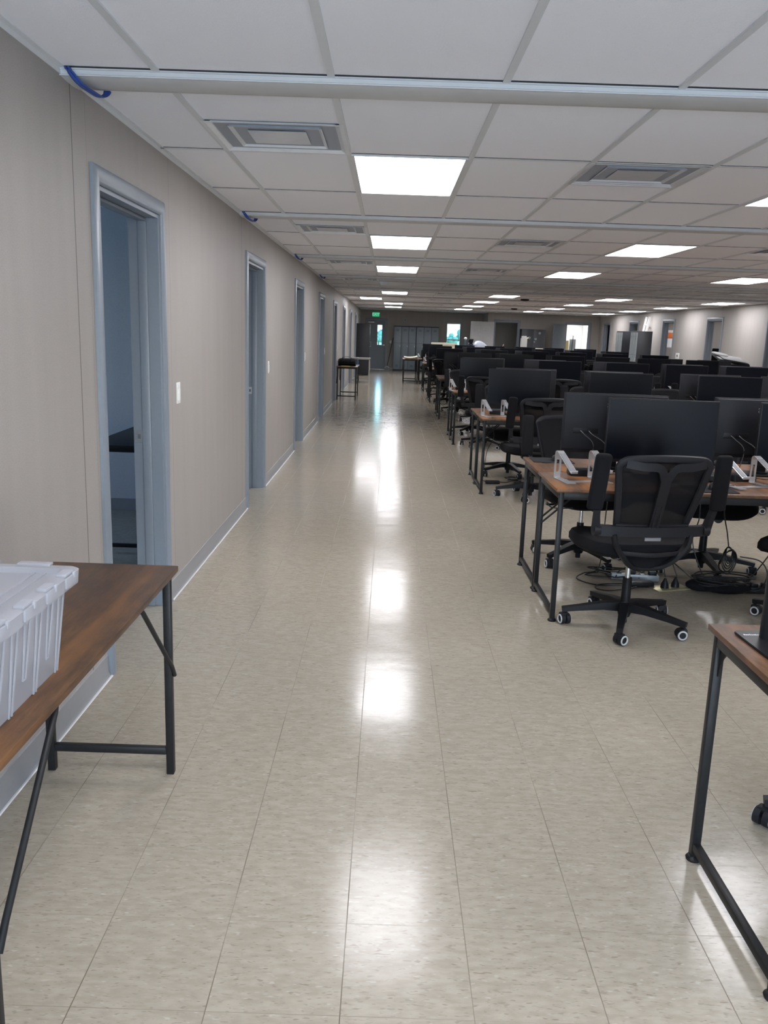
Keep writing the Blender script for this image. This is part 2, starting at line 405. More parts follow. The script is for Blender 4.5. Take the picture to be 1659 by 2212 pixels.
EXD = (-.96, -.20, 1.98); WIN = (2.29, 2.87, 1.965, .95)
b = MB(); wall_run(b, XL, YF, YB+.13, LD, 'y'); wl = struct(b.build('wall_left', 'wallL', smooth=False))
b = MB(); wall_run(b, XR, YF, YB2+.1, RD, 'y', sgn=1); struct(b.build('wall_right', 'wallR', smooth=False))
b = MB(); wall_run(b, YB, -4.5, 3.74, [EXD, WIN], 'x', sgn=1); struct(b.build('wall_back_left', 'wall', smooth=False))
b = MB(); wall_run(b, YB2, 3.74, XR+.13, [BD1, BD2], 'x', sgn=1); b.b2(3.74, 3.87, YB2+.13, 36.73, 0, HC); struct(b.build('wall_back_right', 'wall', smooth=False))
b = MB(); wall_run(b, YF, -4.5, 11.4, [(-1.1, 3.5, 2.2, .05)], 'x'); struct(b.build('wall_front', 'wall', smooth=False))
fg = struct(thing('window_20', None, None)); b = MB()   # added unseen glazing behind the viewer, lets light in for the ceiling
for i in range(6): b.b2(-1.1+.908*i, -1.04+.908*i, YF-.10, YF-.03, .05, 2.2)
b.b2(-1.1, 3.5, YF-.10, YF-.03, .05, .12); b.b2(-1.1, 3.5, YF-.10, YF-.03, 2.14, 2.2); b.build('window_frame', 'frame', fg)
MB().b2(-1.06, 3.46, YF-.07, YF-.064, .1, 2.16).build('pane', 'bottle0', fg)
# offices behind the two side walls
b = MB(); OW = [(4.7+PITCH*k, 5.7+PITCH*k, 2.0, .9) for k in range(0, 9) if 5.7+PITCH*k < 35]
wall_run(b, -4.3, YF, YB+.1, OW, 'y'); struct(b.build('wall_office_left_outer', 'wall_office', smooth=False))
b = MB()
for k in range(-1, 9): b.b2(-4.3, XL-.13, 3.24+PITCH*k, 3.34+PITCH*k, 0, HC)
struct(b.build('wall_office_left_partition', 'wall_office', smooth=False))
b = MB()
for k in range(0, 10): b.b2(-4.3, XL-.13, 3.228+PITCH*k, 3.24+PITCH*k, 0, .1)
struct(b.build('baseboard_office_left', 'base', smooth=False))
b = MB(); wall_run(b, 11.2, YF, 37, [(28.2, 29.2, 1.9, .9)], 'y', sgn=1)
for y in (16.9, 20.9, 24.45, 28.02, 31.6, 34.9): b.b2(XR+.13, 11.2, y-.05, y+.05, 0, HC)
struct(b.build('wall_office_right', 'wall', smooth=False))
b = MB(); b.b2(3.87, XR+.2, 36.6, 36.73, 0, HC); b.b2(5.75, 5.85, YB2+.13, 36.6, 0, HC); b.b2(XR+.05, XR+.15, YB2+.1, 36.6, 0, HC)
struct(b.build('wall_storage_rooms', 'white', smooth=False))
# cove base
def cove(b, axis, fixed, a0, a1, s):
    prof = [(0, .10), (.004, .098), (.005, .02), (.012, .006), (.02, 0), (0, 0)]
    f = lambda a: [Vector((fixed+s*p, a, z)) if axis == 'y' else Vector((a, fixed+s*p, z)) for p, z in prof]
    b.loft([f(a0), f(a1)])
def runs(a0, a1, op, m=.075):
    cur = a0; out = []
    for o in sorted(op):
        out.append((cur, o[0]-m)); cur = o[1]+m
    out.append((cur, a1)); return [r for r in out if r[1]-r[0] > .02]
b = MB(); tb = MB()
for a0, a1 in runs(YF, YB, LD):
    cove(b, 'y', XL, a0, a1, 1); tb.sweep([(XL+.018, a0, .003), (XL+.018, a1, .003)], .006, .004, 6)
struct(b.build('baseboard_left', 'base')); struct(tb.build('trim_30', mat('cove_toe_sheen', (.62, .62, .62), .18)))  # pale strip paints in the sheen along the cove toe
b = MB()
for a0, a1 in runs(YF, YB2, RD): cove(b, 'y', XR, a0, a1, -1)
struct(b.build('baseboard_right', 'base'))
b = MB()
for a0, a1 in runs(XL, 3.74, [EXD]): cove(b, 'x', YB, a0, a1, -1)
for a0, a1 in runs(3.74, XR, [BD1, BD2]): cove(b, 'x', YB2, a0, a1, -1)
struct(b.build('baseboard_back', 'base'))
# door frames
def door_frame(name, axis, fixed, a0, a1, top, s, t=.13, w=.07, leaf=None):
    """s: side of the wall that faces the big room (+1 = towards +axis normal)"""
    e = struct(thing(name, None, None))
    b = MB()
    P = lambda n_, a, z: Vector((fixed+s*n_, a, z)) if axis == 'y' else Vector((a, fixed+s*n_, z))
    def bx(n0, n1, p, q, za, zb, bev=0):
        A, B = P(n0, p, za), P(n1, q, zb); lo = [min(u, v) for u, v in zip(A, B)]; hi = [max(u, v) for u, v in zip(A, B)]
        b.b2(lo[0], hi[0], lo[1], hi[1], lo[2], hi[2], bev)
    # casing with a rounded face, mitred around the opening
    prof = [(0, w), (.012, w), (.019, w-.012), (.022, w*.5), (.018, .012), (.010, 0), (0, 0)]
    ring = lambda pt: pt
    cs = []
    for (ca, cz, da, dz) in ((a0, 0, -1, 0), (a0, top, -1, 1), (a1, top, 1, 1), (a1, 0, 1, 0)):
        cs.append([P(n_, ca+da*o, cz+dz*o) for n_, o in prof])
    b.loft(cs)
    # reveal and stop
    bx(.001, -t-.02, a0-.001, a0+.018, 0, top); bx(.001, -t-.02, a1-.018, a1+.001, 0, top); bx(.001, -t-.02, a0+.018, a1-.018, top-.018, top)
    for p, q in ((a0+.018, a0+.034), (a1-.034, a1-.018)): bx(-.055, -.10, p, q, 0, top-.018, .004)
    bx(-.055, -.10, a0+.03, a1-.03, top-.034, top-.018, .004)
    # casing on the other side
    for p, q in ((a0-w, a0), (a1, a1+w)): bx(-t-.02, -t, p, q, 0, top+w)
    bx(-t-.02, -t, a0, a1, top, top+w)
    b.build('frame', 'frame', e)
    if leaf != 'none':
        far = a1-.018
        b = MB(); A, B = P(-.103, far-.003, .90), P(-.145, far+.0015, .965)
        lo = [min(u, v) for u, v in zip(A, B)]; hi = [max(u, v) for u, v in zip(A, B)]
        b.b2(lo[0], hi[0], lo[1], hi[1], lo[2], hi[2]); b.build('strike_plate', 'steel', e)
        b = MB(); A, B = P(-.113, far-.0045, .92), P(-.128, far-.002, .945)
        lo = [min(u, v) for u, v in zip(A, B)]; hi = [max(u, v) for u, v in zip(A, B)]
        b.b2(lo[0], hi[0], lo[1], hi[1], lo[2], hi[2]); b.build('latch_hole', 'dark', e)
    return e
dn = 1
for a0, a1, top in LD:
    e = door_frame('door_%d' % dn, 'y', XL, a0, a1, top, 1); dn += 1
    w_ = a1-a0-.04
    lf = MB().b2(XL-.18-w_, XL-.18, a0-.02, a0+.02, .01, top-.025, .003).build('leaf', 'frame', e)
    MB().cyl((XL-.18-w_+.07, a0-.06, .95), (XL-.18-w_+.07, a0+.06, .95), .012).box((XL-.18-w_+.12, a0+.06, .95), (.12, .02, .02), .006).build('lever_handle', 'steel', lf)
for a0, a1, top in RD: door_frame('door_%d' % dn, 'y', XR, a0, a1, top, -1); dn += 1
e = door_frame('door_%d' % dn, 'x', YB2, BD1[0], BD1[1], BD1[2], -1); dn += 1
# white six panel leaf folded back against the wall
def panel_leaf(e, x0, x1, y, m):
    b = MB().b2(x0, x1, y-.02, y+.02, .01, 2.03, .003); w = x1-x0
    for cx in (x0+w*.29, x0+w*.71):
        for za, zb in ((.2, .75), (.9, 1.5), (1.62, 1.9)):
            b.sweep([(cx-w*.16, y-.021, za), (cx+w*.16, y-.021, za), (cx+w*.16, y-.021, zb), (cx-w*.16, y-.021, zb)], .012, .006, 6, (0, 1, 0), True)
            b.b2(cx-w*.12, cx+w*.12, y-.026, y-.018, za+.04, zb-.04, .004)
    return b.build('leaf', m, e)
lf = panel_leaf(e, 3.08, 3.98, YB2-.12, 'wdoor')
MB().cyl((3.15, YB2-.15, .95), (3.15, YB2-.20, .95), .012).sph((3.15, YB2-.21, .95), .03).build('door_knob', 'steel', lf)
e = door_frame('door_%d' % dn, 'x', YB2, BD2[0], BD2[1], BD2[2], -1); dn += 1
lf = MB().box((0, 0, 1.02), (.86, .04, 2.02), .003, rot=None).build('leaf', 'door', e)
lf.location = (6.78-.31, YB2-.33, 0); lf.rotation_euler = (0, 0, math.radians(46))
MB().cyl((-.36, -.03, .95), (-.36, -.08, .95), .012).box((-.31, -.085, .95), (.12, .02, .02), .006).build('lever_handle', 'steel', lf)
# exit door with a narrow glass light
e = door_frame('door_%d' % dn, 'x', YB, EXD[0], EXD[1], EXD[2], -1, leaf='none')
gx0, gx1, gz0, gz1 = -.53, -.33, .99, 1.79
b = MB(); y0, y1 = YB+.03, YB+.075; x0, x1 = EXD[0]+.02, EXD[1]-.02
b.b2(x0, gx0, y0, y1, .01, 1.96); b.b2(gx1, x1, y0, y1, .01, 1.96); b.b2(gx0, gx1, y0, y1, .01, gz0); b.b2(gx0, gx1, y0, y1, gz1, 1.96)
MB().b2(EXD[0], EXD[1], YB-.01, YB+.14, 0, .014, .003).build('threshold', 'steel', e)
lf = b.build('leaf', 'door', e)
MB().b2(gx0, gx1, y0+.018, y0+.026, gz0, gz1).build('glass_light', 'glass', lf)
b = MB(); b.sweep([(gx0, y0, gz0), (gx1, y0, gz0), (gx1, y0, gz1), (gx0, y0, gz1)], .012, .006, 4, (0, 1, 0), True, True); b.build('glazing_frame', 'door', lf)
MB().cyl((-.245, y0, .99), (-.245, y0-.05, .99), .025).box((-.29, y0-.055, .99), (.13, .02, .022), .008).build('lever_handle', 'steel', lf)
MB().b2(x0+.03, x0+.28, y0-.05, y0, 1.87, 1.92, .008).sweep([(x0+.1, y0-.03, 1.90), (x0+.35, y0-.12, 1.93), (x0+.5, y0-.01, 1.965)], .008, .005, 6).build('door_closer', 'steel', lf)
# window in the far wall
wn_ = struct(thing('window_1', None, None)); b = MB(); x0, x1, zt, zb = WIN
for p, q, r, s in ((x0, x1, zb, zb+.04), (x0, x1, zt-.05, zt), (x0, x0+.035, zb, zt), (x1-.035, x1, zb, zt), (x0, x1, 1.27, 1.31)): b.b2(p, q, YB+.02, YB+.09, r, s, .004)
b.build('window_frame', 'white', wn_)
MB().b2(x0+.03, x1-.03, YB+.06, YB+.066, 1.30, zt-.04).build('pane', 'glass', wn_); MB().b2(x0+.03, x1-.03, YB+.045, YB+.051, zb+.03, 1.28).build('pane', 'glass', wn_)
b = MB(); b.sweep([(x0-.02, YB-.004, zb), (x1+.02, YB-.004, zb), (x1+.02, YB-.004, zt+.02), (x0-.02, YB-.004, zt+.02)], .022, .006, 4, (0, 1, 0), True, True); b.build('window_trim', 'frame', wn_)
for i, (a0, a1, zt, zb) in enumerate(OW[:6]):
    wo = struct(thing('window_%d' % (i+2), None, None)); b = MB()
    for p, q, r, s in ((a0, a1, zb, zb+.04), (a0, a1, zt-.04, zt), (a0, a0+.04, zb, zt), (a1-.04, a1, zb, zt), (a0, a1, 1.43, 1.47)): b.b2(-4.40, -4.34, p, q, r, s)
    b.build('window_frame', 'white', wo); MB().b2(-4.375, -4.37, a0+.03, a1-.03, zb+.03, zt-.03).build('pane', 'bottle0', wo)
# ------------------------------------------------------------------ ceiling fittings
def make_light(on):
    t = thing('ceiling_light', 'x', 'light'); w, d = .61, 1.19
    b = MB(); b.sweep([(-w/2+.014, -d/2+.012, -.004), (w/2-.014, -d/2+.012, -.004), (w/2-.014, d/2-.012, -.004), (-w/2+.014, d/2-.012, -.004)], .012, .004, 4, (0, 0, 1), True, True)
    b.build('frame', 'grid', t, smooth=False)
    MB().b2(-w/2+.024, w/2-.024, -d/2+.022, d/2-.022, -.0045, -.001).build('diffuser', 'led' if on else 'ledoff', t, smooth=False)
    return t
ml_on, ml_off = Maker(make_light(True)), Maker(make_light(False))
COLN = {0: 'aisle-side', 1: 'over the aisle', 5: 'over the first desks', 9: 'over the middle desks', 13: 'beside the right wall'}
for c, k, on in LIT:
    if k < 0: nm = 'bright'
    x = (CX[c]+CX[c+1])/2; y = 5.113+PITCH*k
    vk = {1: [0, 1, 2, 4, 6, 7], 5: [0, 1, 2, 4, 5, 6, 7], 9: [2, 4, 5, 6, 7], 13: [4, 5, 6, 7]}.get(c)
    if c == 0: lb = 'lit ceiling panel out of line, shifted left towards the corridor wall'
    elif not on: lb = 'unlit grey ceiling panel in the column %s, between lit panels' % COLN[c]
    elif k not in vk: lb = 'lit ceiling panel %s, nearer than the frame shows, %s' % (COLN[c], ['behind the viewer', 'first row', 'second row', 'third row'][k+1])
    else: lb = 'lit ceiling panel %s, %s one from the front in its column' % (COLN[c], ORD[vk.index(k)])
    (ml_on if on else ml_off)((x, y, HC), 0, lb, 'flat ceiling light panels')
def make_vent():
    t = thing('air_diffuser', 'x', 'vent')
    sq = lambda h, z: [Vector((-h, -h, z)), Vector((h, -h, z)), Vector((h, h, z)), Vector((-h, h, z))]
    MB().loft([sq(.309, -.0078), sq(.309, -.007), sq(.29, -.007), sq(.29, -.0082)], False).loft([sq(.309, -.0078), sq(.29, -.0082), sq(.272, .002), sq(.245, .030), sq(.232, .065), sq(.235, .07), sq(.25, .033), sq(.30, .006)], False).build('outer_frame', 'diff', t, smooth=False)
    MB().loft([sq(.208, -.003), sq(.204, -.004), sq(.180, .012), sq(.160, .040), sq(.150, .065), sq(.153, .067), sq(.165, .042), sq(.208, -.001)], False).build('middle_cone', 'diff', t)
    MB().loft([sq(.132, -.002), sq(.126, -.003), sq(.03, .045), sq(.028, .050), sq(.132, .0)], True).build('inner_cone', 'diff', t)
    MB().loft([sq(.30, .005), sq(.30, .10), sq(.02, .101)], True).build('duct_box', 'duct', t)
    return t
mv = Maker(make_vent())
for c, k, ty in VENT:
    x = (CX[c]+CX[c+1])/2
    where = {0: 'over the left of the aisle', 3: 'between the aisle lights and the first desks', 11: 'over the far right desks', 7: 'over the middle desks'}[c]
    kk = [q for a, q, _ in VENT if a == c and q >= 0]
    lb = 'square ceiling air diffuser %s, behind the viewer' % where if k < 0 else 'square ceiling air diffuser %s, %s from the front' % (where, ORD[kk.index(k)])
    mv((x, VY(k, ty)+.305, HC), 0, lb, 'square air diffusers in the ceiling')
for i, (x, y) in enumerate(((3.15, 20.6), (3.9, 27.6))):
    t = tag(MB().lathe([(.10, 0), (.105, -.012), (.09, -.035), (.04, -.045), (0.001, -.045)], n=28).build('ceiling_speaker', 'plast2', loc=(x, y, HC-.001)), 'round dark disc on the ceiling, %s of the two' % ('nearer', 'farther')[i], 'smoke detector', 'round dark ceiling discs')
# blue straps looped round the trim ends
for k in range(4):
    y = 3.2+PITCH*k
    b = MB(); x = XL+.055
    for d_ in (0, .012):
        p = bez([(x-.03+d_, y-.012, HC-.003), (x-.018+d_, y-.012, HC-.02), (x+.0+d_, y+.02, HC-.045), (x+.012+d_, y+.10, HC-.052), (x+.022+d_, y+.18, HC-.05), (x+.03+d_, y+.225, HC-.028), (x+.03+d_, y+.23, HC-.006)], 6)
        b.sweep(p, .009, .0035, 8)
    tag(b.build('strap', 'blue'), ['blue strap looped round the nearest ceiling trim end', 'blue strap round the second ceiling trim end from the front', 'blue strap round the third ceiling trim end from the front', 'blue strap round the fourth ceiling trim end from the front'][k], 'strap', 'blue straps at the trim ends')
# light switches
def make_switch():
    t = thing('light_switch', 'x', 'light switch')
    MB().box((.003, 0, 0), (.006, .075, .118), .0025).build('cover_plate', 'white', t)
    MB().box((.008, 0, -.01), (.008, .033, .066), .002).build('rocker', 'white', t)
    MB().box((.008, 0, .036), (.006, .028, .016), .002).build('slider', 'white', t)
    return t
ms = Maker(make_switch())
for k in range(0, 5): ms((XL, 4.79+PITCH*k, 1.14), 0, 'white light switch on the left wall, just past the %s doorway' % ORD[k], 'white light switches along the corridor wall')
#PART3
# ------------------------------------------------------------------ furniture prototypes
TZ = .735
def make_desk(w=1.87, d=.585):
    """origin at left front corner of the top on the floor; top spans x 0..w, y 0..d"""
    t = thing('desk', 'x', 'desk')
    MB().b2(0, w, 0, d, TZ-.018, TZ, .003).build('table_top', 'woodx', t)
    L = .026
    for x in (.03, w-.03):
        for y in (.022, d-.022):
            lg = MB().b2(x-L/2, x+L/2, y-L/2, y+L/2, .012, TZ-.018, .003).build('leg', 'black', t)
            MB().lathe([(.022, 0), (.024, .006), (.018, .014), (.012, .016)], (x, y, 0), 14).build('foot', 'plast', lg)
        MB().b2(x-.0115, x+.0115, .03, d-.03, .035, .06, .002).build('foot_rail', 'black', t)
        MB().b2(x-.0125, x+.0125, .03, d-.03, TZ-.058, TZ-.0185, .002).build('side_rail', 'black', t)
        for y, s in ((.035, 1), (d-.035, -1)):
            pts = [(0, 0), (.075*s, 0)] + [((.075-.068*math.sin(a))*s, -.085+.085*math.cos(a)) for a in [PI/2*k/6 for k in range(1, 7)]] + [(0, -.088)]
            b = MB().prism(pts, .004, Matrix.Translation((x-.002, y, TZ-.058)) @ Matrix(((0, 0, 1, 0), (1, 0, 0, 0), (0, 1, 0, 0), (0, 0, 0, 1))))
            for z in (-.02, -.06): b.cyl((x-.0145, y-.012*s, TZ-.058+z+.045), (x-.011, y-.012*s, TZ-.058+z+.045), .005, n=8)
            b.build('corner_bracket', 'black', t)
        for y, s in ((d-.022, 1),):
            dx = .30 if x < w/2 else -.30
            MB().sweep([(x, y-.02, .43), (x+dx, y-.02, TZ-.03)], .006, n=8).build('brace', 'black', t)
    MB().b2(.04, w-.04, .012, .034, TZ-.058, TZ-.0185, .002).build('front_rail', 'black', t)
    MB().b2(.04, w-.04, d-.034, d-.012, TZ-.058, TZ-.0185, .002).build('back_rail', 'black', t)
    return t
def make_bench(w=.47, d=1.36, top='wood', leg='black', foot_z=.085):
    """narrow console table: x 0..w, y 0..d"""
    t = thing('console_table', 'x', 'table')
    MB().b2(0, w, 0, d, TZ-.02, TZ, .0025).build('table_top', top, t); L = .026
    for x in (.018+L/2, w-.018-L/2):
        for y in (.03, d-.03):
            MB().b2(x-L/2, x+L/2, y-L/2, y+L/2, 0, TZ-.02, .003).build('leg', leg, t)
        for y, s in ((.03, 1), (d-.03, -1)):
            MB().sweep([(x+(.018 if x > w/2 else -.018), y-.004*s, .36), (x+(.018 if x > w/2 else -.018), y+.03*s, .405), (x+(.012 if x > w/2 else -.012), y+.32*s, TZ-.045), (x+(.006 if x > w/2 else -.006), y+.345*s, TZ-.022)], .0075, n=10).build('brace', leg, t)
    for y in (.03, d-.03):
        MB().b2(.044, w-.044, y-.011, y+.011, foot_z-.0125, foot_z+.0125, .002).build('foot_rail', leg, t)
        MB().b2(.044, w-.044, y-.011, y+.011, TZ-.046, TZ-.0205, .002).build('top_rail', leg, t)
    return t
def make_chair():
    t = thing('office_chair', 'x', 'chair')
    # five-star base, lift
    b = MB().lathe([(.001, .055), (.030, .055), (.036, .075), (.038, .125), (.031, .14), (.001, .14)], n=18)
    for k in range(5):
        a = math.radians(-116+72*k); c, s = math.cos(a), math.sin(a)
        b.sweep([(.02*c, .02*s, .112), (.12*c, .12*s, .110), (.24*c, .24*s, .093), (.335*c, .335*s, .080)], [.026, .023, .019, .016], [.026, .020, .014, .012], flat=True)
    b.build('star_base', 'plast', t)
    for k in range(5):
        a = math.radians(-116+72*k); c, s = math.cos(a), math.sin(a); R = .325
        cx, cy = R*c, R*s; sw = a+(.9, 2.2, -.6, 1.6, .3)[k]; ax = Vector((math.cos(sw), math.sin(sw), 0)); fw = Vector((-ax.y, ax.x, 0))
        P = Vector((cx, cy, .030))+fw*.012
        b = MB().cyl((cx, cy, .045), (cx, cy, .085), .008, n=10)
        b.cyl(P-ax*.026, P-ax*.005, .028, n=20).cyl(P+ax*.005, P+ax*.026, .028, n=20)
        b.box(P+Vector((0, 0, .016))-fw*.008, (.050, .036, .034), .008, 2, Matrix.Rotation(sw, 4, 'Z'))
        ca = b.build('caster', 'plast2', t)
        b = MB(); q = Vector((0, 0, 1)).rotation_difference(ax).to_matrix()
        for sg in (-1, 1):
            ring = [P+ax*.0265*sg+q @ Vector((.0215*math.cos(2*PI*i/18), .0215*math.sin(2*PI*i/18), 0)) for i in range(18)]
            b.sweep(ring, .0045, .0045, 6, ax, True)
        b.build('wheel_ring', 'ring', ca)
    MB().cyl((0, 0, .13), (0, 0, .27), .026, .024, 18).cyl((0, 0, .02), (0, 0, .06), .018, n=14).build('lift_sleeve', 'plast', t)
    MB().cyl((0, 0, .265), (0, 0, .40), .014, n=14).build('lift_rod', 'steel', t)
    MB().box((0, -.02, .405), (.14, .24, .045), .012).cyl((.06, .0, .41), (.24, .02, .405), .005, n=8).box((.25, .02, .405), (.05, .025, .012), .005).cyl((-.06, .06, .385), (-.06, .11, .385), .03, n=14).build('tilt_mechanism', 'plast', t)
    # seat cushion
    def ring(z, s, yo=0):
        pts = []
        for k in range(36):
            a = 2*PI*k/36; c, sn = math.cos(a), math.sin(a); e = .55
            x = .285*s*math.copysign(abs(c)**e, c); y = .245*s*math.copysign(abs(sn)**e, sn)
            pts.append(Vector((x*(1+.05*(y > 0)), y+yo+.02, z-(.035*max(0, (y-.12)/.12)**2))))
        return pts
    MB().loft([ring(.425, .82), ring(.432, .93), ring(.455, 1.0), ring(.485, 1.0), ring(.505, .96), ring(.515, .86), ring(.517, .5)]).build('seat', 'fabric', t)
    # backrest: plane leaning back;  f(z) gives y
    fy = lambda z: -.215-.125*max(0, (z-.58)/.4)-.012*math.sin((z-.58)/.4*PI)
    W = lambda z: .178+.060*((z-.60)/.36)
    outline = [(-W(.60), .60), (-W(.70), .70), (-W(.80), .80), (-W(.90), .90), (-W(.91), .920), (-.205, .946), (-.15, .955), (0, .960), (.15, .955), (.205, .946), (W(.91), .920), (W(.90), .90), (W(.80), .80), (W(.70), .70), (W(.60), .60)]
    P3 = [Vector((x, fy(z)-.05*(x/.24)**2*-.35, z)) for x, z in outline]
    bb = MB().sweep(bez(P3, 3), .020, .011, 8, (0, 1, 0))
    bb.sweep(bez([(-.19, fy(.61), .60), (-.08, fy(.6)-.008, .595), (.08, fy(.6)-.008, .595), (.19, fy(.61), .60)], 4), .022, .012, 8, (0, 1, 0))
    bb.build('back_frame', 'plast2', t)
    b = MB(); nx, nz = 10, 10; V = [[None]*(nx+1) for _ in range(nz+1)]
    for j in range(nz+1):
        z = .60+.346*j/nz
        for i in range(nx+1):
            u = -1+2*i/nx; x = u*W(min(z, .95)); V[j][i] = b.b.verts.new((x, fy(z)+.02*u*u+.012, z-(.012*(u*u) if j == nz else 0)))
    for j in range(nz):
        for i in range(nx): b.b.faces.new((V[j][i], V[j][i+1], V[j+1][i+1], V[j+1][i]))
    b.build('back_mesh', 'cmesh', t)
    # Y-shaped spine behind the mesh
    y0 = lambda z: fy(z)-.022
    b = MB().sweep(bez([(0, y0(.59), .585), (0, y0(.70), .70), (0, y0(.82), .82), (0, y0(.88), .88)], 4), [.026]*13, .010, flat=True, up=(0, 1, 0))
    for s in (-1, 1):
        b.sweep(bez([(.006*s, y0(.86), .855), (.04*s, y0(.92), .915), (.12*s, y0(.925)+.006, .922), (.20*s, fy(.935)+.005, .934)], 4), [.020]*13, .008, flat=True, up=(0, 1, 0))
        b.sweep([(.012*s, y0(.62)-.009, .60), (.012*s, y0(.72)-.009, .72)], .006, .004, 6)
    b.build('spine', 'plast2', t)
    # cross bar carrying the arms, lower shell
    MB().sweep(bez([(-.275, -.225, .585), (-.20, -.240, .583), (0, -.248, .580), (.20, -.240, .583), (.275, -.225, .585)], 4), .018, .026, flat=True).build('arm_bar', 'plast2', t)
    b = MB()
    U = bez([(-.200, -.245, .565), (-.185, -.250, .51), (-.135, -.240, .44), (-.075, -.205, .388), (0, -.195, .376), (.075, -.205, .388), (.135, -.240, .44), (.185, -.250, .51), (.200, -.245, .565)], 4)
    b.sweep(U, [.014]*len(U), [.028]*len(U), flat=False, n=8, up=(0, 1, 0))
    b.sweep([(0, -.19, .385), (0, -.06, .40)], [.07, .06], [.012, .014], flat=True)
    b.sweep(bez([(-.15, -.243, .468), (0, -.262, .462), (.15, -.243, .468)], 5), .006, .012, 6)
    b.build('lower_yoke', 'plast2', t)
    b = MB(); rows = []
    for j in range(6):
        z = .385+.11*j/5; hw = .07+.105*(j/5)**.7
        rows.append([b.b.verts.new((hw*(-1+2*i/8), -.222-.015*j/5+.018*(-1+2*i/8)**2, z)) for i in range(9)])
    for A, B_ in zip(rows, rows[1:]):
        for i in range(8): b.b.faces.new((A[i], A[i+1], B_[i+1], B_[i]))
    b.build('yoke_panel', 'fabric', t)
    tag(MB().box((0, -.256, .545), (.085, .006, .022), .003).build('back_badge', 'rubber', t), 'grey plate low on the chair back')
    # arms flipped up beside the backrest
    for s in (-1, 1):
        a = MB().cyl((.268*s, -.225, .585), (.302*s, -.225, .585), .030, n=16).sweep([(.288*s, -.225, .585), (.298*s, -.245, .66), (.306*s, -.270, .74)], [.022, .018, .016], [.016, .013, .011], flat=True).build('armrest', 'plast2', t)
        MB().box((.312*s, -.282, .835), (.082, .042, .29), .020, 4, rotm(rx=math.radians(9), ry=-s*.04)).build('arm_pad', 'fabric', a)
    return t
def make_monitor(logo=True):
    """screen faces -y; origin on the table top under the stand"""
    t = thing('monitor', 'x', 'monitor'); w, h, zb = .618, .362, .095
    zc = zb+h/2
    MB().box((0, 0, zc), (w, .012, h), .004).b2(-w/2, w/2, .004, .016, zb, zb+h, .004).build('bezel', 'plast', t)
    MB().b2(-w/2+.007, w/2-.007, -.0072, -.0058, zb+.018, zb+h-.007).build('screen', 'screen', t, smooth=False)
    b = MB().box((0, .024, zc+.006), (w-.012, .020, h-.024), .007, 3)
    b.b2(-w/2+.002, w/2-.002, .014, .019, zb+.002, zb+h-.002, .002)
    bk = b.build('rear_shell', 'monback', t)
    MB().box((.17, .0335, zb+.135), (.15, .003, .034), .001).build('port_recess', 'plast', bk)
    if logo:
        text_mesh('logo', 'acer', .062, 'logo', bk, Matrix.Translation((0, .0345, zb+h-.065)) @ rotm(rx=PI/2, rz=PI))
    for dx, ex in ((.20, .12), (.15, .045)):
        MB().sweep(bez([(dx, .034, zb+.135), (dx-.02, .056, zb+.115), (ex, .062, zb+.05), (ex*1.2, .06, .002)], 5), .0028, n=6).build('cable', 'gcable', t)
    MB().box((0, .048, .085), (.055, .022, .155), .006).cyl((0, .055, .005), (0, .055, .02), .04, n=18).build('stand_neck', 'plast', t)
    MB().prism(rr(.235, .20, .02), .007, Matrix.Translation((0, .04, 0)), .002).build('stand_base', 'plast', t)
    return t
def make_laptop_stand():
    """two bent arms on one base plate; origin on the table, arms rise at the back (+y) and slope towards -y ... seen from the side"""
    t = thing('laptop_stand', 'x', 'laptop stand')
    th = .004
    # base plate: U shape
    b = MB()
    b.prism([(-.14, -.10), (-.085, -.10), (-.085, -.055), (.085, -.055), (.085, -.10), (.14, -.10), (.125, .10), (.085, .10), (.085, -.015), (-.085, -.015), (-.085, .10), (-.125, .10)], th)
    b.build('base_plate', 'silver', t)
    for s in (-1, 1):
        x = .105*s
        # upright with oval hole
        ou = rr(.040, .135, .004, 3); m = len(ou); hole = rr(.016, .055, .0079, 6)
        b = MB(); up = Matrix.Translation((x, .10, .0715)) @ rotm(rx=PI/2)
        # frame around the hole built from strips
        b.b2(x-.02, x-.009, .098, .102, .004, .139); b.b2(x+.009, x+.02, .098, .102, .004, .139)
        b.b2(x-.0095, x+.0095, .098, .102, .004, .035); b.b2(x-.0095, x+.0095, .098, .102, .105, .139)
        arc = [(x+.02*u, y, z) for u in (0,) for y, z in ()]
        R = bez([(x, .100, .136), (x, .096, .150), (x, .083, .156), (x, .06, .146), (x, -.04, .094), (x, -.105, .060)], 5)
        b.sweep(R, .020, .002, flat=True)
        b.b2(x-.02, x+.02, -.109, -.104, .058, .074, .001)
        arm = b.build('arm', 'silver', t)
        MB().sweep([(x, .052, .1455), (x, -.09, .0715)], .0145, .0012, flat=True).build('rubber_pad', 'rubber', arm)
        MB().b2(x-.016, x+.016, .0, .08, .004, .0055).build('base_pad', 'rubber', arm)
    return t
def make_mouse():
    t = thing('mouse', 'x', 'computer mouse'); b = MB(); rings = []
    for k in range(9):
        u = -1+2*k/8; w = .031*math.sqrt(max(0.02, 1-abs(u)**2.6)); hh = .036*math.sqrt(max(.02, 1-abs(u*.97-.1)**2.4))
        rings.append([Vector((w*math.cos(a), .055*u, .002+hh*max(0, math.sin(a))**.8 if math.sin(a) > 0 else .002)) for a in [2*PI*i/16 for i in range(16)]])
    b.loft(rings).build('shell', 'plast2', t)
    MB().cyl((-.004, .030, .030), (.004, .030, .030), .008, n=12).build('scroll_wheel', 'rubber', t)
    MB().sweep(bez([(0, .054, .008), (.01, .10, .004), (.05, .15, .003), (.11, .16, .003)], 5), .0018, n=6).build('cable', 'cable', t)
    return t
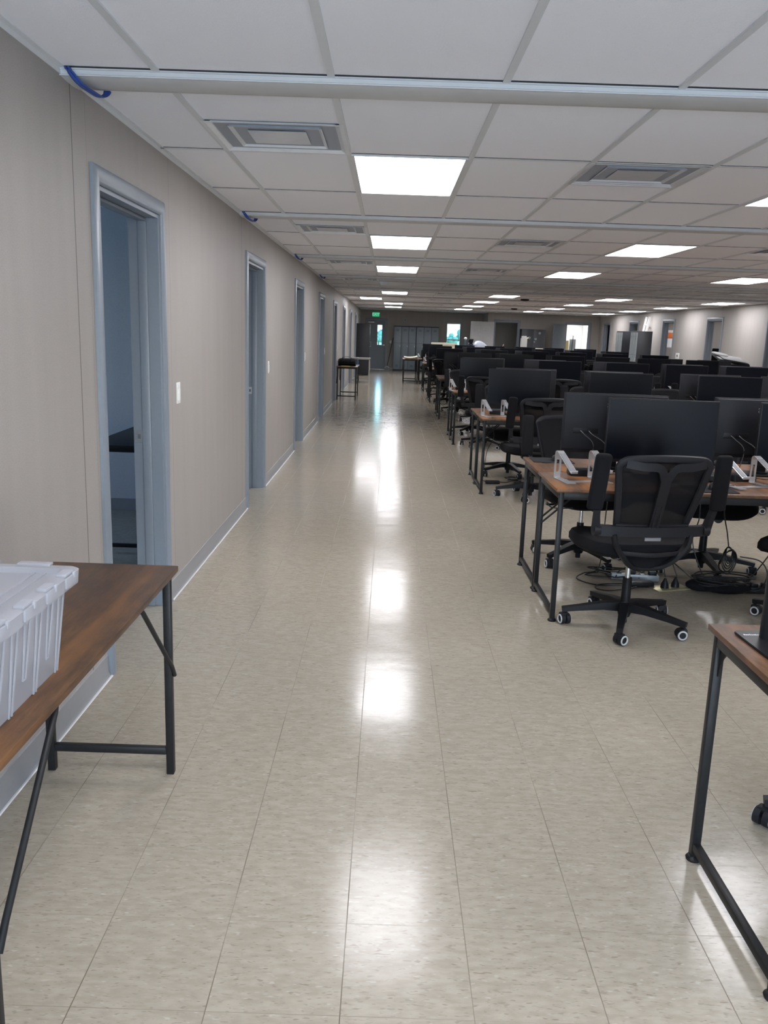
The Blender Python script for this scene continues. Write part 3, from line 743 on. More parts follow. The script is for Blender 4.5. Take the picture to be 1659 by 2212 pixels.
def make_pad():
    return tag(MB().prism(rr(.26, .21, .012), .003).build('mouse_pad', 'pad'), 'x', 'mouse pad')
def make_dock():
    t = thing('docking_box', 'x', 'computer accessory')
    MB().prism(rr(.15, .11, .02), .036, None, .004).build('case', 'plast', t)
    MB().sweep(bez([(.07, .03, .015), (.12, .06, .006), (.16, .02, .004), (.22, .05, .004)], 5), .003, n=6).build('cable', 'cable', t)
    return t
mk_desk, mk_chair, mk_mon = Maker(make_desk()), Maker(make_chair()), Maker(make_monitor())
mk_stand, mk_mouse, mk_pad, mk_dock = Maker(make_laptop_stand()), Maker(make_mouse()), Maker(make_pad()), Maker(make_dock())

# ------------------------------------------------------------------ desk rows
ROWY = [None, 4.385, 8.095, 11.80, 15.38, 19.15, 22.8, 26.4]
X0, DW, DD = .905, 1.87, .585
SKIP = set('chair2far3 chair2near1 chair3far1 chair3far4 chair3near4 chair4far1 chair4far2 chair4far4 chair4far5 chair4near1 chair4near3 chair4near5 chair5far1 chair5far2 chair5far3 chair5far5 chair5near1 chair5near2 chair5near4 chair5near5 chair6far1 chair6far2 chair6far3 chair6far4 chair6near1 chair6near2 chair6near3 chair7far1 chair7far2 chair7far3 chair7far4 chair7far5 chair7near1 chair7near2 chair7near3 chair7near4 dock1far0 dock1far1 dock2far0 dock2far1 dock2far2 dock2far3 dock2near1 dock2near2 dock3far0 dock3far1 dock3far2 dock3far3 dock3far4 dock3near1 dock3near2 dock3near3 dock3near4 dock4far0 dock4far1 dock4far2 dock4far3 dock4far4 dock4far5 dock4near0 dock4near1 dock4near2 dock4near3 dock4near4 dock4near5 dock5far0 dock5far1 dock5far2 dock5far3 dock5far4 dock5far5 dock5near0 dock5near1 dock5near2 dock5near3 dock5near4 dock5near5 dock6far0 dock6far1 dock6far2 dock6far3 dock6far4 dock6far5 dock6near0 dock6near1 dock6near2 dock6near3 dock6near4 dock6near5 dock7far0 dock7far1 dock7far2 dock7far3 dock7far4 dock7far5 dock7near0 dock7near1 dock7near2 dock7near3 dock7near4 dock7near5 mon7far0 mon7far1 mon7far2 mouse1near1 mouse2far1 mouse2far2 mouse2far3 mouse2near0 mouse2near1 mouse2near2 mouse3far0 mouse3far1 mouse3far2 mouse3far3 mouse3far4 mouse3near0 mouse3near1 mouse3near2 mouse3near3 mouse3near4 mouse4far0 mouse4far1 mouse4far2 mouse4far3 mouse4far4 mouse4far5 mouse4near0 mouse4near1 mouse4near2 mouse4near3 mouse4near4 mouse4near5 mouse5far0 mouse5far1 mouse5far2 mouse5far3 mouse5far4 mouse5far5 mouse5near0 mouse5near1 mouse5near2 mouse5near3 mouse5near4 mouse5near5 mouse6far0 mouse6far1 mouse6far2 mouse6far3 mouse6far4 mouse6far5 mouse6near0 mouse6near1 mouse6near2 mouse6near3 mouse6near4 mouse6near5 mouse7far0 mouse7far1 mouse7far2 mouse7far3 mouse7far4 mouse7far5 mouse7near0 mouse7near1 mouse7near2 mouse7near3 mouse7near4 mouse7near5 pad1near1 pad2far1 pad2far2 pad2far3 pad2near0 pad2near1 pad2near2 pad3far0 pad3far1 pad3far2 pad3far3 pad3far4 pad3near0 pad3near1 pad3near2 pad3near3 pad3near4 pad4far0 pad4far1 pad4far2 pad4far3 pad4far4 pad4far5 pad4near0 pad4near1 pad4near2 pad4near3 pad4near4 pad4near5 pad5far0 pad5far1 pad5far2 pad5far3 pad5far4 pad5far5 pad5near0 pad5near1 pad5near2 pad5near3 pad5near4 pad5near5 pad6far0 pad6far1 pad6far2 pad6far3 pad6far4 pad6far5 pad6near0 pad6near1 pad6near2 pad6near3 pad6near4 pad6near5 pad7far0 pad7far1 pad7far2 pad7far3 pad7far4 pad7far5 pad7near0 pad7near1 pad7near2 pad7near3 pad7near4 pad7near5 stand1far0 stand1far1 stand2far0 stand2far1 stand2far2 stand2far3 stand2near1 stand2near2 stand3far0 stand3far1 stand3far2 stand3far3 stand3far4 stand3near1 stand3near2 stand3near4 stand4far0 stand4far1 stand4far2 stand4far3 stand4far4 stand4far5 stand4near1 stand4near2 stand4near3 stand4near4 stand4near5 stand5far0 stand5far1 stand5far2 stand5far3 stand5far4 stand5far5 stand5near1 stand5near2 stand5near3 stand5near4 stand5near5 stand6far0 stand6far1 stand6far2 stand6far3 stand6far4 stand6far5 stand6near1 stand6near2 stand6near3 stand6near4 stand6near5 stand7far0 stand7far1 stand7far2 stand7far3 stand7far4 stand7far5 stand7near1 stand7near2 stand7near3 stand7near4 stand7near5'.split())   # repeats the photograph shows nothing of
KEYOF = {}
NEAR = {1: [1.555, 2.42], 2: [1.305, 2.31, 3.39], 3: [1.32, 2.43, 3.39, 4.23, 5.09], 4: [1.57, 2.33, 3.28, 4.10, 4.86, 5.75]}
FAR = {1: [1.38, 2.29], 2: [1.42, 2.32, 3.33, 4.16], 3: [1.38, 2.28, 3.30, 4.28, 5.15], 4: [1.33, 2.3, 3.25, 4.2, 5.2, 6.1]}
rnd = random.Random(11)
SEAT = ['nearest the aisle', 'second from the aisle', 'third from the aisle', 'fourth from the aisle', 'fifth from the aisle', 'sixth from the aisle']
def place(mk, key, *a):
    if key in SKIP: return None
    o = mk(*a); KEYOF[o.name] = key; return o
for r in range(1, 8):
    y = ROWY[r]; o = ORD[r-1]
    for side in ('near', 'far'):
        y0 = y if side == 'near' else y+DD+.008
        for j in range(3):
            key = 'desk%d%s%d' % (r, side, j)
            place(mk_desk, key, (X0+j*(DW+.004)+(0 if side == 'near' else DW), y0+(0 if side == 'near' else DD), 0), 0 if side == 'near' else PI, 'wood-topped desk, %s side of the %s row, %s' % (side, o, SEAT[j]), 'wood-topped desks in rows')
        xs_ = (NEAR if side == 'near' else FAR).get(r) or [1.38+.94*i+rnd.uniform(-.06, .06) for i in range(6)]
        for i, x in enumerate(xs_):
            sd = 'camera-facing' if side == 'near' else 'turned-away'
            my = (y+.42 if side == 'near' else y+.78)+rnd.uniform(-.02, .02); yaw = rnd.uniform(-.09, .09)
            if (r, side, i) == (1, 'near', 0): yaw, my = -.05, y+.41
            rz = yaw if side == 'near' else PI+yaw
            z = TZ+.001
            place(mk_mon, 'mon%d%s%d' % (r, side, i), (x, my, z), rz, 'black %s monitor, %s desk row, %s' % (sd, o, SEAT[i]), 'black monitors on the desks')
            # laptop stand, mouse, pad, dock
            f = 1 if side == 'near' else -1; sx = x-.33*f+rnd.uniform(-.04, .04); ye = y if side == 'near' else y+2*DD+.008
            if r == 1 and side == 'near': sx = (1.10, 2.03)[i]
            if r == 2 and side == 'near' and i == 0: sx = 1.07
            st = rz*0+(.0 if side == 'near' else PI)
            place(mk_stand, 'stand%d%s%d' % (r, side, i), (sx, ye+f*(.29 if r == 1 else .265), z), st+.26+rnd.uniform(-.06, .06), 'silver laptop stand, %s side of the %s desk row, %s' % (side, o, SEAT[i]), 'silver laptop stands')
            px = x+.20*f+rnd.uniform(-.03, .03)
            if (r, side, i) == (1, 'far', 0): px = 1.07
            place(mk_pad, 'pad%d%s%d' % (r, side, i), (px, ye+f*.14, z), rnd.uniform(-.1, .1), 'black mouse pad, %s side of the %s desk row, %s' % (side, o, SEAT[i]), 'black mouse pads')
            place(mk_mouse, 'mouse%d%s%d' % (r, side, i), (px+.03, ye+f*.14, z+.003), (0 if f > 0 else PI)+rnd.uniform(-.5, .5), 'black mouse, %s side of the %s desk row, %s' % (side, o, SEAT[i]), 'black computer mice')
            place(mk_dock, 'dock%d%s%d' % (r, side, i), (sx+.04*f, ye+f*.50, z), rnd.uniform(-.4, .4), 'small black box, %s side of the %s desk row, %s' % (side, o, SEAT[i]), 'small black boxes on the desks')
            # chair
            cx, cy, cr = x+rnd.uniform(-.08, .08), ye-f*(.10+rnd.uniform(0, .20)), (0 if f > 0 else PI)+rnd.uniform(-.5, .5)
            fix = {(1, 'near', 0): (1.315, 4.37, .12), (1, 'near', 1): (2.35, 4.39, .55), (1, 'far', 0): (1.36, 5.72, PI+.25), (1, 'far', 1): (2.16, 5.56, PI-.2),
                   (2, 'near', 0): (1.40, 8.02, .12), (2, 'far', 0): (1.36, 9.35, PI+.1)}.get((r, side, i))
            if fix: cx, cy, cr = fix
            w_ = '%s side of the %s desk row, %s' % (side, o, SEAT[i])
            place(mk_chair, 'chair%d%s%d' % (r, side, i), (cx, cy, 0), cr, 'black mesh office chair, '+w_, 'black mesh office chairs')
# front right desk with one monitor and chair behind it
t = mk_desk((.93+DW, 2.29, 0), PI, 'wood-topped desk at the right edge, closest to the viewer', 'wood-topped desks in rows')
t = thing('monitor', 'black monitor on the closest desk at the right edge, only its stand showing', 'monitor', (1.072, 2.165, TZ+.001), math.radians(3))
MB().prism(rr(.26, .23, .018), .006, Matrix.Translation((.03, -.055, 0)), .002).build('stand_base', 'plast', t)
b = MB()
for i_ in range(9): b.b2(-.085+.0052*i_, -.085+.0052*i_+.0036, .018, .0235+.002*(i_ % 3 == 0), .006, .0066)
b.build('base_lettering', 'paper', t)
MB().cyl((-.022, .0, .005), (-.022, .0, .40), .028, n=24).build('stand_neck', 'plast', t)
MB().box((.28, -.04, .42), (.62, .04, .36), .008).build('screen_housing', 'plast', t)
mk_chair((1.575, 2.39, 0), 2.40, 'black mesh office chair at the right edge behind the closest desk', 'black mesh office chairs')
#PART4
# ------------------------------------------------------------------ bench and tote at the left
mk_bench = Maker(make_bench())
mk_bench((-1.145, 1.335, 0), 0, 'rustic wood console table with black legs against the left wall, closest to the viewer', 'narrow console tables')
t = thing('storage_tote', 'translucent white plastic tote with a clip-on lid on the near console table', 'storage box', (-.915, 1.56, TZ+.001))
hx, hy, hz = .205, .295, .225
def rrect(sx, sy, z, r=.03, dx=0): return [Vector((x, y, z)) for x, y in rr(2*sx, 2*sy, r, 4)]
b = MB(); b.loft([rrect(hx-.025, hy-.028, 0), rrect(hx-.024, hy-.026, .004), rrect(hx-.004, hy-.006, hz-.03), rrect(hx, hy, hz-.03), rrect(hx, hy, hz-.004)], False)
b.loft([rrect(hx-.025, hy-.028, 0), rrect(.001, .001, 0)], False)
body = b.build('tub', 'tub', t)
b = MB()
for s in (-1, 1):      # tapering ribs on the long sides, deeper pairs reaching the foot
    for i in range(9):
        y = -.235+.059*i; deep = i % 2 == 0; z0 = .0 if deep else .055
        tx = lambda z: s*(hx-.0235+.0205*z/(hz-.03))
        for dy, w_ in ((-1, 0), (1, 0)):
            b.sweep([(tx(z0)+s*.001, y+dy*.006, z0), (tx(hz-.03)+s*.002, y+dy*.014, hz-.03)], .0022, .004, 6, (0, 1, 0))
        if not deep: b.sweep([(tx(z0)+s*.001, y-.006, z0), (tx(z0)+s*.001, y+.006, z0)], .002, .003, 6)
    for i in range(6):
        x = -.15+.06*i; ty = lambda z: s*(hy-.026+.02*z/(hz-.03))
        for dx in (-1, 1): b.sweep([(x+dx*.006, ty(0)+s*.001, 0), (x+dx*.013, ty(hz-.03)+s*.002, hz-.03)], .0022, .004, 6)
b.build('rib', 'tub', t)
b = MB()
lz = hz-.004
b.loft([rrect(hx+.016, hy+.016, lz-.026, .022), rrect(hx+.018, hy+.018, lz+.004, .022), rrect(hx+.012, hy+.012, lz+.008, .02), rrect(hx-.012, hy-.012, lz+.008, .015), rrect(hx-.018, hy-.018, lz-.004, .012), rrect(.02, .02, lz-.004, .005)], False)
b.b2(-.004, .004, -hy+.02, hy-.02, lz-.004, lz+.002)
for x in (-.155, -.13, .13, .155): b.b2(x-.002, x+.002, -hy+.02, hy-.02, lz-.004, lz)
b.build('lid', 'tub', t)
for s in (-1, 1):
    for i, y in enumerate((-.22, -.10, .02, .13, .235)):
        b = MB().box((s*(hx+.0195), y, lz-.006), (.006, .052, .024), .002).box((s*(hx+.008), y, lz+.011), (.022, .046, .007), .002).box((s*(hx+.021), y+.02, lz+.004), (.007, .012, .016), .002)
        b.build('lid_clip', 'tub', t)
for y in (-1, 1):
    for x in (-.12, .0, .12): MB().box((x, y*(hy+.008), lz+.011), (.075, .024, .007), .002).build('lid_clip', 'tub', t)

# ------------------------------------------------------------------ cables and outlets under the first row
def wire(pts, r=.004, nm='power_cord', lb='', m='cable', grp='loose black cords'):
    return tag(MB().sweep(bez(pts, 8), r, n=7).build(nm, m), lb, 'cord', grp)
t = thing('floor_outlet', 'brass-coloured floor outlet plate with two black plugs under the first desk row', 'outlet', (1.80, 5.10, 0), .35)
MB().box((0, 0, .004), (.24, .115, .008), .002).build('cover_plate', 'brass', t)
for x in (-.035, .045):
    b = MB().lathe([(.001, .008), (.026, .008), (.024, .03), (.012, .055), (.006, .07), (.001, .07)], (x, .0, 0), 14); b.build('plug', 'plast', t)
t = thing('power_strip', 'pale grey power strip on the floor behind the front chair', 'power strip', (1.63, 5.27, 0), -.1)
MB().box((0, 0, .021), (.30, .055, .04), .006).build('housing', 'lockl', t)
for i in range(4): MB().box((-.10+.06*i, 0, .042), (.03, .03, .003), .001).build('socket', 'plast', t)
MB().box((.11, 0, .05), (.05, .045, .03), .006).box((-.02, 0, .052), (.045, .045, .03), .006).build('plug', 'plast', t)
t = thing('power_adapter', 'black power adapter brick on the floor left of the power strip', 'power adapter', (1.62, 5.12, 0), .1)
MB().box((0, 0, .018), (.17, .065, .034), .008).build('brick', 'plast', t)
MB().sweep(bez([(-.08, 0, .016), (-.16, .04, .006), (-.26, .02, .005), (-.30, -.06, .005), (-.22, -.10, .005), (-.05, -.08, .02)], 6), .004, n=6).build('cord', 'cable', t)
R2 = random.Random(5)
def tangle(cx, cy, rx, ry, n, h=.05):
    p = []
    for i in range(n):
        a = i*2.3+R2.uniform(-.4, .4); q = R2.uniform(.45, 1)
        p.append((cx+rx*q*math.cos(a), cy+ry*q*math.sin(a), .006+R2.uniform(0, h)))
    return p
wire(tangle(1.55, 5.32, .26, .09, 16, .05), .0042, lb='black cord tangled on the floor round the grey power strip')
wire([(1.42, 5.30, .5), (1.41, 5.29, .25), (1.40, 5.30, .06), (1.30, 5.28, .03), (1.25, 5.22, .008), (1.36, 5.10, .006), (1.55, 5.08, .02)], .0038, lb='black cord hanging from the first desk down to the grey power strip')
wire([(1.50, 5.30, .5), (1.52, 5.28, .22), (1.58, 5.26, .09), (1.66, 5.25, .06)], .0035, lb='short black cord hanging straight to the power strip')
wire([(1.77, 5.10, .075), (1.74, 5.12, .16), (1.66, 5.2, .14), (1.54, 5.28, .06), (1.5, 5.24, .02)], .004, lb='black cord from the left plug of the floor outlet')
wire([(1.85, 5.12, .075), (1.83, 5.16, .15), (1.90, 5.18, .10), (2.0, 5.14, .03), (2.1, 5.12, .02)], .004, lb='black cord from the right plug of the floor outlet')
t = thing('cable_coil', 'heap of coiled black cables on the floor right of the floor outlet', 'cables', (2.14, 5.08, 0))
b = MB().sph((-.13, .02, .03), (.11, .07, .038)).sph((.0, -.02, .03), (.16, .08, .035)); b.build('cable_bag', 'fabric', t)
for i in range(7):
    p = [(-.02+.17*math.cos(a+i)*(.8+.05*i)+R2.uniform(-.02, .02), -.01+.075*math.sin(a+i)*(.8+.05*i), .02+.012*i+R2.uniform(0, .02)) for a in [k*.7 for k in range(10)]]
    MB().sweep(bez(p, 5), .0045, n=6).build('loop', 'cable', t)
t = thing('cable_bundle', 'black cord wound into a hanging bundle above the cable heap', 'cables', (2.16, 5.12, .22))
for i in range(5):
    p = [(.05*math.cos(a)*(.6+.15*i), .03*math.sin(a*1.3), .07*math.sin(a)*(.7+.1*i)-.01*i) for a in [k*.62+i for k in range(12)]]
    MB().sweep(bez(p, 4), .0042, n=6).build('loop', 'cable', t)
wire([(2.22, 5.10, .22), (2.34, 5.08, .20), (2.38, 5.05, .12), (2.32, 5.02, .03), (2.2, 5.05, .04)], .004, lb='black cord looping right from the hanging cable bundle to the heap')
wire([(2.12, 5.14, .66), (2.11, 5.15, .5), (2.14, 5.14, .36), (2.15, 5.12, .28)], .0042, lb='black cord rising from the hanging bundle to the desk')
wire([(2.52, 5.10, .66), (2.48, 5.1, .45), (2.42, 5.08, .3), (2.30, 5.06, .12), (2.22, 5.04, .05)], .004, lb='black cord slanting from the right-hand desk down to the cable heap')
wire([(1.95, 5.16, .62), (1.96, 5.15, .45), (1.93, 5.14, .3), (1.99, 5.11, .12), (2.05, 5.09, .04)], .0038, lb='black cord hanging between the chairs to the cable heap')
t = thing('power_strip', 'black power strip on the floor at the right of the cable heap', 'power strip', (2.42, 5.06, 0), -.05)
MB().box((0, 0, .022), (.34, .06, .042), .006).build('housing', 'plast', t)
for i in range(4): MB().box((-.11+.07*i, 0, .05), (.045, .045, .03), .006).build('plug', 'plast', t)
wire([(1.13, 4.97, .52), (1.06, 4.97, .515), (1.00, 4.97, .52), (.97, 4.97, .55)], .0035, lb='black cord end poking out left beside the first desk legs')
t = thing('power_adapter', 'black power adapter brick on the floor under the second desk row', 'power adapter', (1.12, 8.72, 0), 0)
MB().box((0, 0, .018), (.15, .06, .032), .008).build('brick', 'plast', t)
MB().sweep(bez([(.07, 0, .02), (.16, .06, .01), (.26, .10, .03), (.36, .14, .01), (.45, .2, .2), (.47, .22, .6)], 6), .004, n=6).build('cord', 'cable', t)
wire(tangle(1.40, 8.95, .16, .09, 9, .03), .004, lb='black cord tangled on the floor under the second desk row')
wire([(1.06, 8.68, .68), (1.10, 8.67, .5), (1.04, 8.66, .36), (1.02, 8.66, .2), (1.0, 8.67, .06), (1.05, 8.70, .02)], .0035, lb='black cord hanging at the aisle end of the second desk row')
t = thing('round_hub', 'round black puck-shaped hub on the first desk, left of the right-hand stand', 'computer accessory', (1.87, 4.84, TZ+.001))
MB().lathe([(.001, 0), (.075, 0), (.082, .008), (.082, .036), (.076, .042), (.001, .043)], n=36).build('case', 'plast', t)

# ------------------------------------------------------------------ things along the aisle
mk_bench((-1.175, 19.0, 0), 0, 'narrow black-legged table by the left wall carrying a black duffel bag', 'narrow console tables')
t = thing('duffel_bag', 'black duffel bag on the narrow table by the left wall', 'bag', (-.955, 19.45, TZ+.001))
b = MB(); rings = []
for x, s in ((-.20, .55), (-.19, .8), (-.15, .97), (0, 1.0), (.15, .97), (.19, .8), (.20, .55)):
    rings.append([Vector((x, .2*s*math.cos(a), .085+.085*s*math.sin(a)*(1 if math.sin(a) > 0 else 1/s*.98))) for a in [2*PI*k/20 for k in range(20)]])
b.loft(rings).build('body', 'fabric', t)
MB().sweep(bez([(-.10, -.19, .10), (-.08, -.15, .20), (.08, -.15, .20), (.10, -.19, .10)], 6), .012, .004, 6).build('handle', 'plast', t)
MB().sweep([(-.18, -.198, .06), (.18, -.198, .06)], .006, .004, 6).build('zip', 'plast2', t)
t = thing('drink_bottle', 'small clear bottle beside the black duffel bag', 'bottle', (-.735, 19.75, TZ+.001))
MB().lathe([(.001, 0), (.034, 0), (.036, .02), (.036, .12), (.014, .16), (.014, .175), (.001, .175)], n=18).build('body', 'bottle', t); MB().cyl((0, 0, .175), (0, 0, .19), .016, n=14).build('cap', 'white', t)
t = tag(MB().b2(-.10, .10, -.05, .05, 0, .012, .003).build('snack_packet', 'yellow', loc=(-.97, 19.13, TZ+.001)), 'flat pale packet in front of the black duffel bag', 'packet')
gb = make_bench(.60, .62, 'ltable', 'ltable', .06); gb.location = (-1.17, 25.6, 0); gb.name = 'grey_table'
tag(gb, 'grey laminate table with grey legs in front of the tall black cabinet', 'table')
t = thing('storage_cabinet', 'tall black metal cabinet against the left wall near the exit door', 'cabinet', (-1.175, 30.0, 0))
MB().b2(0, .455, 0, .9, .04, 1.78, .004).build('body', 'lockd', t)
for y in (.01, .455): MB().b2(.455, .47, y, y+.435, .08, 1.76, .002).build('door', 'lockd', t)
MB().sweep([(.47, .10, 1.0), (.505, .10, 1.0), (.505, .10, 1.16), (.47, .10, 1.16)], .008, n=8).build('handle', 'steel', t)
MB().b2(.469, .474, .01, .02, 1.40, 1.75).build('hinge_strip', 'steel', t)
t = thing('exit_sign', 'green illuminated EXIT sign above the far exit door', 'sign', (-.606, YB, 2.20))
MB().box((0, -.03, 0), (.305, .05, .19), .008).build('housing', 'lockl', t); MB().box((0, -.0565, 0), (.285, .004, .17), .001).build('face', 'green', t)
text_mesh('lettering', 'EXIT', .15, 'greenl', t, Matrix.Translation((0, -.0595, -.0)) @ rotm(rx=PI/2))
t = thing('notice_plate', 'small grey square plate high on the far wall, above the lockers', 'wall plate', (.587, YB, 2.02)); MB().box((0, -.01, 0), (.12, .02, .12), .004).build('cover', 'lockl', t); MB().box((0, -.021, 0), (.06, .004, .06), .001).build('grille', 'lock', t)
ms((.027, YB, 1.125), -PI/2, 'pale light switch on the far wall between exit door and lockers', 'far wall switch')
def make_lockers(w, d, h, n, face='lock'):
    t = thing('locker_unit', 'x', 'locker'); MB().b2(0, w, 0, d, 0, h, .003).build('body', 'lockd', t); dw = (w-.02-.012*(n-1))/n
    for i in range(n):
        x = .01+i*(dw+.012)
        dr = MB().b2(x, x+dw, -.012, 0, .05, h-.035, .002).build('door', face, t)
        b = MB()
        for z in (h-.20, h-.17, h-.14, .16, .19, .22): b.b2(x+dw*.3, x+dw*.7, -.0145, -.011, z, z+.008)
        b.b2(x, x+dw, -.0135, -.011, h*.62, h*.62+.006); b.build('louvre', 'lockd', dr)
        MB().box((x+dw-.035, -.02, h*.55), (.02, .018, .07), .004).build('latch', 'steel', dr)
    return t
lk = make_lockers(.90, .45, 1.78, 3)
l1 = Maker(lk)
l1((.145, 34.83, 0), 0, 'three-door grey locker unit on the far wall, beside the leaning broom', 'lockers')
l1((1.055, 34.83, 0), 0, 'three-door grey locker unit on the far wall, nearer the window', 'lockers')
l2 = Maker(make_lockers(.72, .42, 1.78, 3, 'lockl'))
l2((7.15, 25.72, 0), -PI/2, 'black-sided locker unit on the right, nearer of the two', 'right lockers')
l2((7.15, 27.35, 0), -PI/2, 'black-sided locker unit on the right, farther of the two', 'right lockers')
t = thing('broom', 'long-handled broom leaning on the far lockers beside the exit door', 'broom', (0, 34.7, 0))
MB().cyl((-.09, -.06, .14), (.125, .12, 1.30), .012, n=10).build('handle', 'plast', t)
MB().sweep([(-.17, -.07, .10), (-.09, -.06, .16), (-.01, -.05, .10)], [.02, .035, .02], .03, 8).build('head', 'lockl', t); MB().b2(-.18, 0, -.09, -.03, 0.0, .10, .006).build('bristles', 'rubber', t)
mk_bench((.415, 26.05, 0), 0, 'narrow black-legged table at the end of the last desk row, holding a foam pad', 'narrow console tables')
b = MB(); rings = []
for i in range(9):
    u = -1+2*i/8; x = .20*u; z = .016+.03*u*u+.012*u
    rings.append([Vector((x*1.0, -.33+y, z+h)) for y, h in ((0, 0), (.6, 0), (.62, .018), (.6, .034), (0, .034), (-.02, .018))])
tag(b.loft(rings).build('foam_pad', 'foam', loc=(.65, 26.45, TZ+.004)), 'cream foam pad curling up on the narrow table near the lockers', 'foam pad')
def pads(x, y, z0, n):
    p0 = MB().box((0, 0, .048), (.86, .62, .095), .022, 3).build('foam_slab', 'foam'); tag(p0, 'x', 'foam pad', 'stacked cream foam slabs'); mk = Maker(p0)
    for i in range(n): mk((x+R2.uniform(-.02, .02), y, z0+.098*i), R2.uniform(-.02, .02), ['lower cream foam slab of the stack below the far window', 'topmost cream foam slab of the stack below the far window'][i])
t = thing('low_cabinet', 'black cabinet near the far window with cream foam slabs on top', 'cabinet', (1.335, 28.75, 0))
MB().b2(0, .95, 0, .7, 0, 1.03, .004).build('body', 'lockd', t)
for i in range(2): MB().b2(.01+.47*i, .47+.47*i, -.012, 0, .04, 1.01, .002).build('door', 'lockd', t)
pads(1.81, 29.1, 1.032, 2)
t = thing('credenza', 'long black cabinet across the far end with jugs, bag and boxes on top', 'cabinet', (2.45, 29.9, 0))
MB().b2(0, 3.3, 0, .5, 0, 1.055, .004).build('body', 'lockd', t)
for i in range(6): MB().b2(.01+.548*i, .54+.548*i, -.012, 0, .05, 1.04, .002).build('door', 'lockd', t)
CT = 1.057
b = thing('paper_roll', 'white upright roll standing at the left end of the long black cabinet', 'roll', (2.63, 30.1, CT)); MB().lathe([(.001, 0), (.045, 0), (.045, .30), (.001, .30)], n=20).build('sleeve', 'bottle', b); MB().sph((0, 0, .33), (.055, .055, .045)).build('cap', 'white', b)
b = thing('coffee_maker', 'black coffee maker beside the white upright roll', 'coffee maker', (2.83, 30.2, CT)); MB().b2(-.08, .08, -.02, .1, 0, .32, .01).b2(-.08, .08, -.14, 0, .26, .32, .01).b2(-.08, .08, -.14, 0, 0, .03, .01).build('housing', 'plast', b); MB().lathe([(.001, .03), (.055, .03), (.06, .09), (.045, .15), (.001, .15)], (0, -.07, 0), 18).build('carafe', 'bottle', b)
bt = thing('water_bottle', 'x', 'bottle'); MB().lathe([(.001, 0), (.04, 0), (.042, .03), (.038, .07), (.042, .10), (.016, .15), (.016, .165), (.001, .165)], n=18).build('body', 'bottle', bt); MB().cyl((0, 0, .165), (0, 0, .185), .018, n=14).build('cap', 'white', bt)
mkb = Maker(bt); mkb((2.74, 30.0, CT), 0, 'clear water bottle on the long black cabinet, left of the pair', 'water bottles'); mkb((2.89, 30.0, CT), 0, 'clear water bottle on the long black cabinet, right of the pair', 'water bottles')
b = MB(); rings = []
for i, (s, z) in enumerate(((.22, 0), (.25, .04), (.24, .12), (.17, .2), (.09, .25), (.02, .265))):
    rings.append([Vector((s*math.cos(a)*(1+.08*math.sin(3*a+i))-.04*z/.2, .6*s*math.sin(a)*(1+.1*math.cos(4*a+i)), z)) for a in [2*PI*k/24 for k in range(24)]])
tag(b.loft(rings).build('plastic_bag', 'bag', loc=(3.15, 30.15, CT)), 'puffed clear plastic bag lying on the long black cabinet', 'bag')
t = thing('cardboard_box', 'brown open cardboard tray beside the clear plastic bag', 'box', (3.66, 30.05, CT)); b = MB()
for p in ((-.24, .24, -.12, -.112), (-.24, .24, .112, .12), (-.24, -.232, -.112, .112), (.232, .24, -.112, .112)): b.b2(*p, 0, .05)
b.b2(-.232, .232, -.112, .112, 0, .006).build('tray', 'card', t); MB().box((.275, 0, .11), (.006, .2, .15), .001, rot=rotm(ry=.4)).build('flap', 'card', t)
t = thing('water_cooler', 'white upright water jug with a narrower cap on the long black cabinet', 'jug', (4.66, 30.1, CT)); MB().prism(rr(.205, .2, .02), .41, None, .012).build('body', 'white', t); MB().prism(rr(.17, .17, .02), .07, Matrix.Translation((0, 0, .41)), .01).build('cap', 'white', t); MB().cyl((.10, 0, .40), (.16, 0, .42), .02, n=12).build('spout', 'yellow', t)
t = thing('cardboard_sheet', 'flat brown carton lying across the right end of the long black cabinet', 'carton', (5.27, 30.1, CT)); MB().box((0, 0, .03), (.84, .40, .06), .003).build('carton', 'card', t); MB().box((-.1, 0, .068), (.62, .30, .014), .004).build('wrapping', 'paper', t)
t = thing('magnet_board', 'large black cabinet with round magnets against the far wall', 'cabinet', (4.98, 32.8, 0)); MB().b2(0, .90, 0, .5, 0, 1.80, .004).build('body', 'lockd', t)
for i in range(2): MB().b2(.01+.445*i, .445+.445*i, -.012, 0, .05, 1.78, .002).build('door', 'lockd', t)
for x, z, r in ((.68, 1.66, .045), (.54, 1.44, .045), (.50, 1.33, .03), (.30, 1.48, .05)): MB().cyl((x, -.03, z), (x, -.01, z), r, n=16).build('magnet', 'lock', t)
t = thing('mop', 'dark-handled mop leaning in the bright far doorway', 'mop', (0, 33.9, 0)); MB().cyl((7.12, 0, .1), (7.20, .15, 1.62), .014, n=10).build('handle', 'bark', t); MB().sph((7.11, 0, .07), (.12, .08, .08)).build('mop_head', 'rubber', t)
t = thing('carton_stack', 'pale yellow carton inside the bright far room', 'carton', (6.98, 34.6, 0)); MB().b2(-.14, .14, -.15, .15, 0, .8, .004).build('lower_box', 'yellow', t); MB().b2(-.12, .14, -.14, .14, .8, 1.42, .004).build('upper_box', 'yellow', t)
t = thing('filing_cabinet', 'grey filing cabinet inside the bright far room', 'cabinet', (7.32, 34.8, 0)); MB().b2(-.12, .12, -.2, .2, 0, 1.48, .006).build('body', 'lockl', t)
for i in range(4): MB().b2(-.105, .105, -.215, -.2, .04+.36*i, .37+.36*i, .003).build('drawer', 'lockl', t)
t = thing('step_ladder', 'white step ladder leaning on the right wall behind the lockers', 'ladder', (7.62, 26.95, 0))
for y in (-.17, .17): MB().sweep([(0, y, 0), (.36, y, 2.24)], .012, .03, flat=True).build('side_rail', 'white', t)
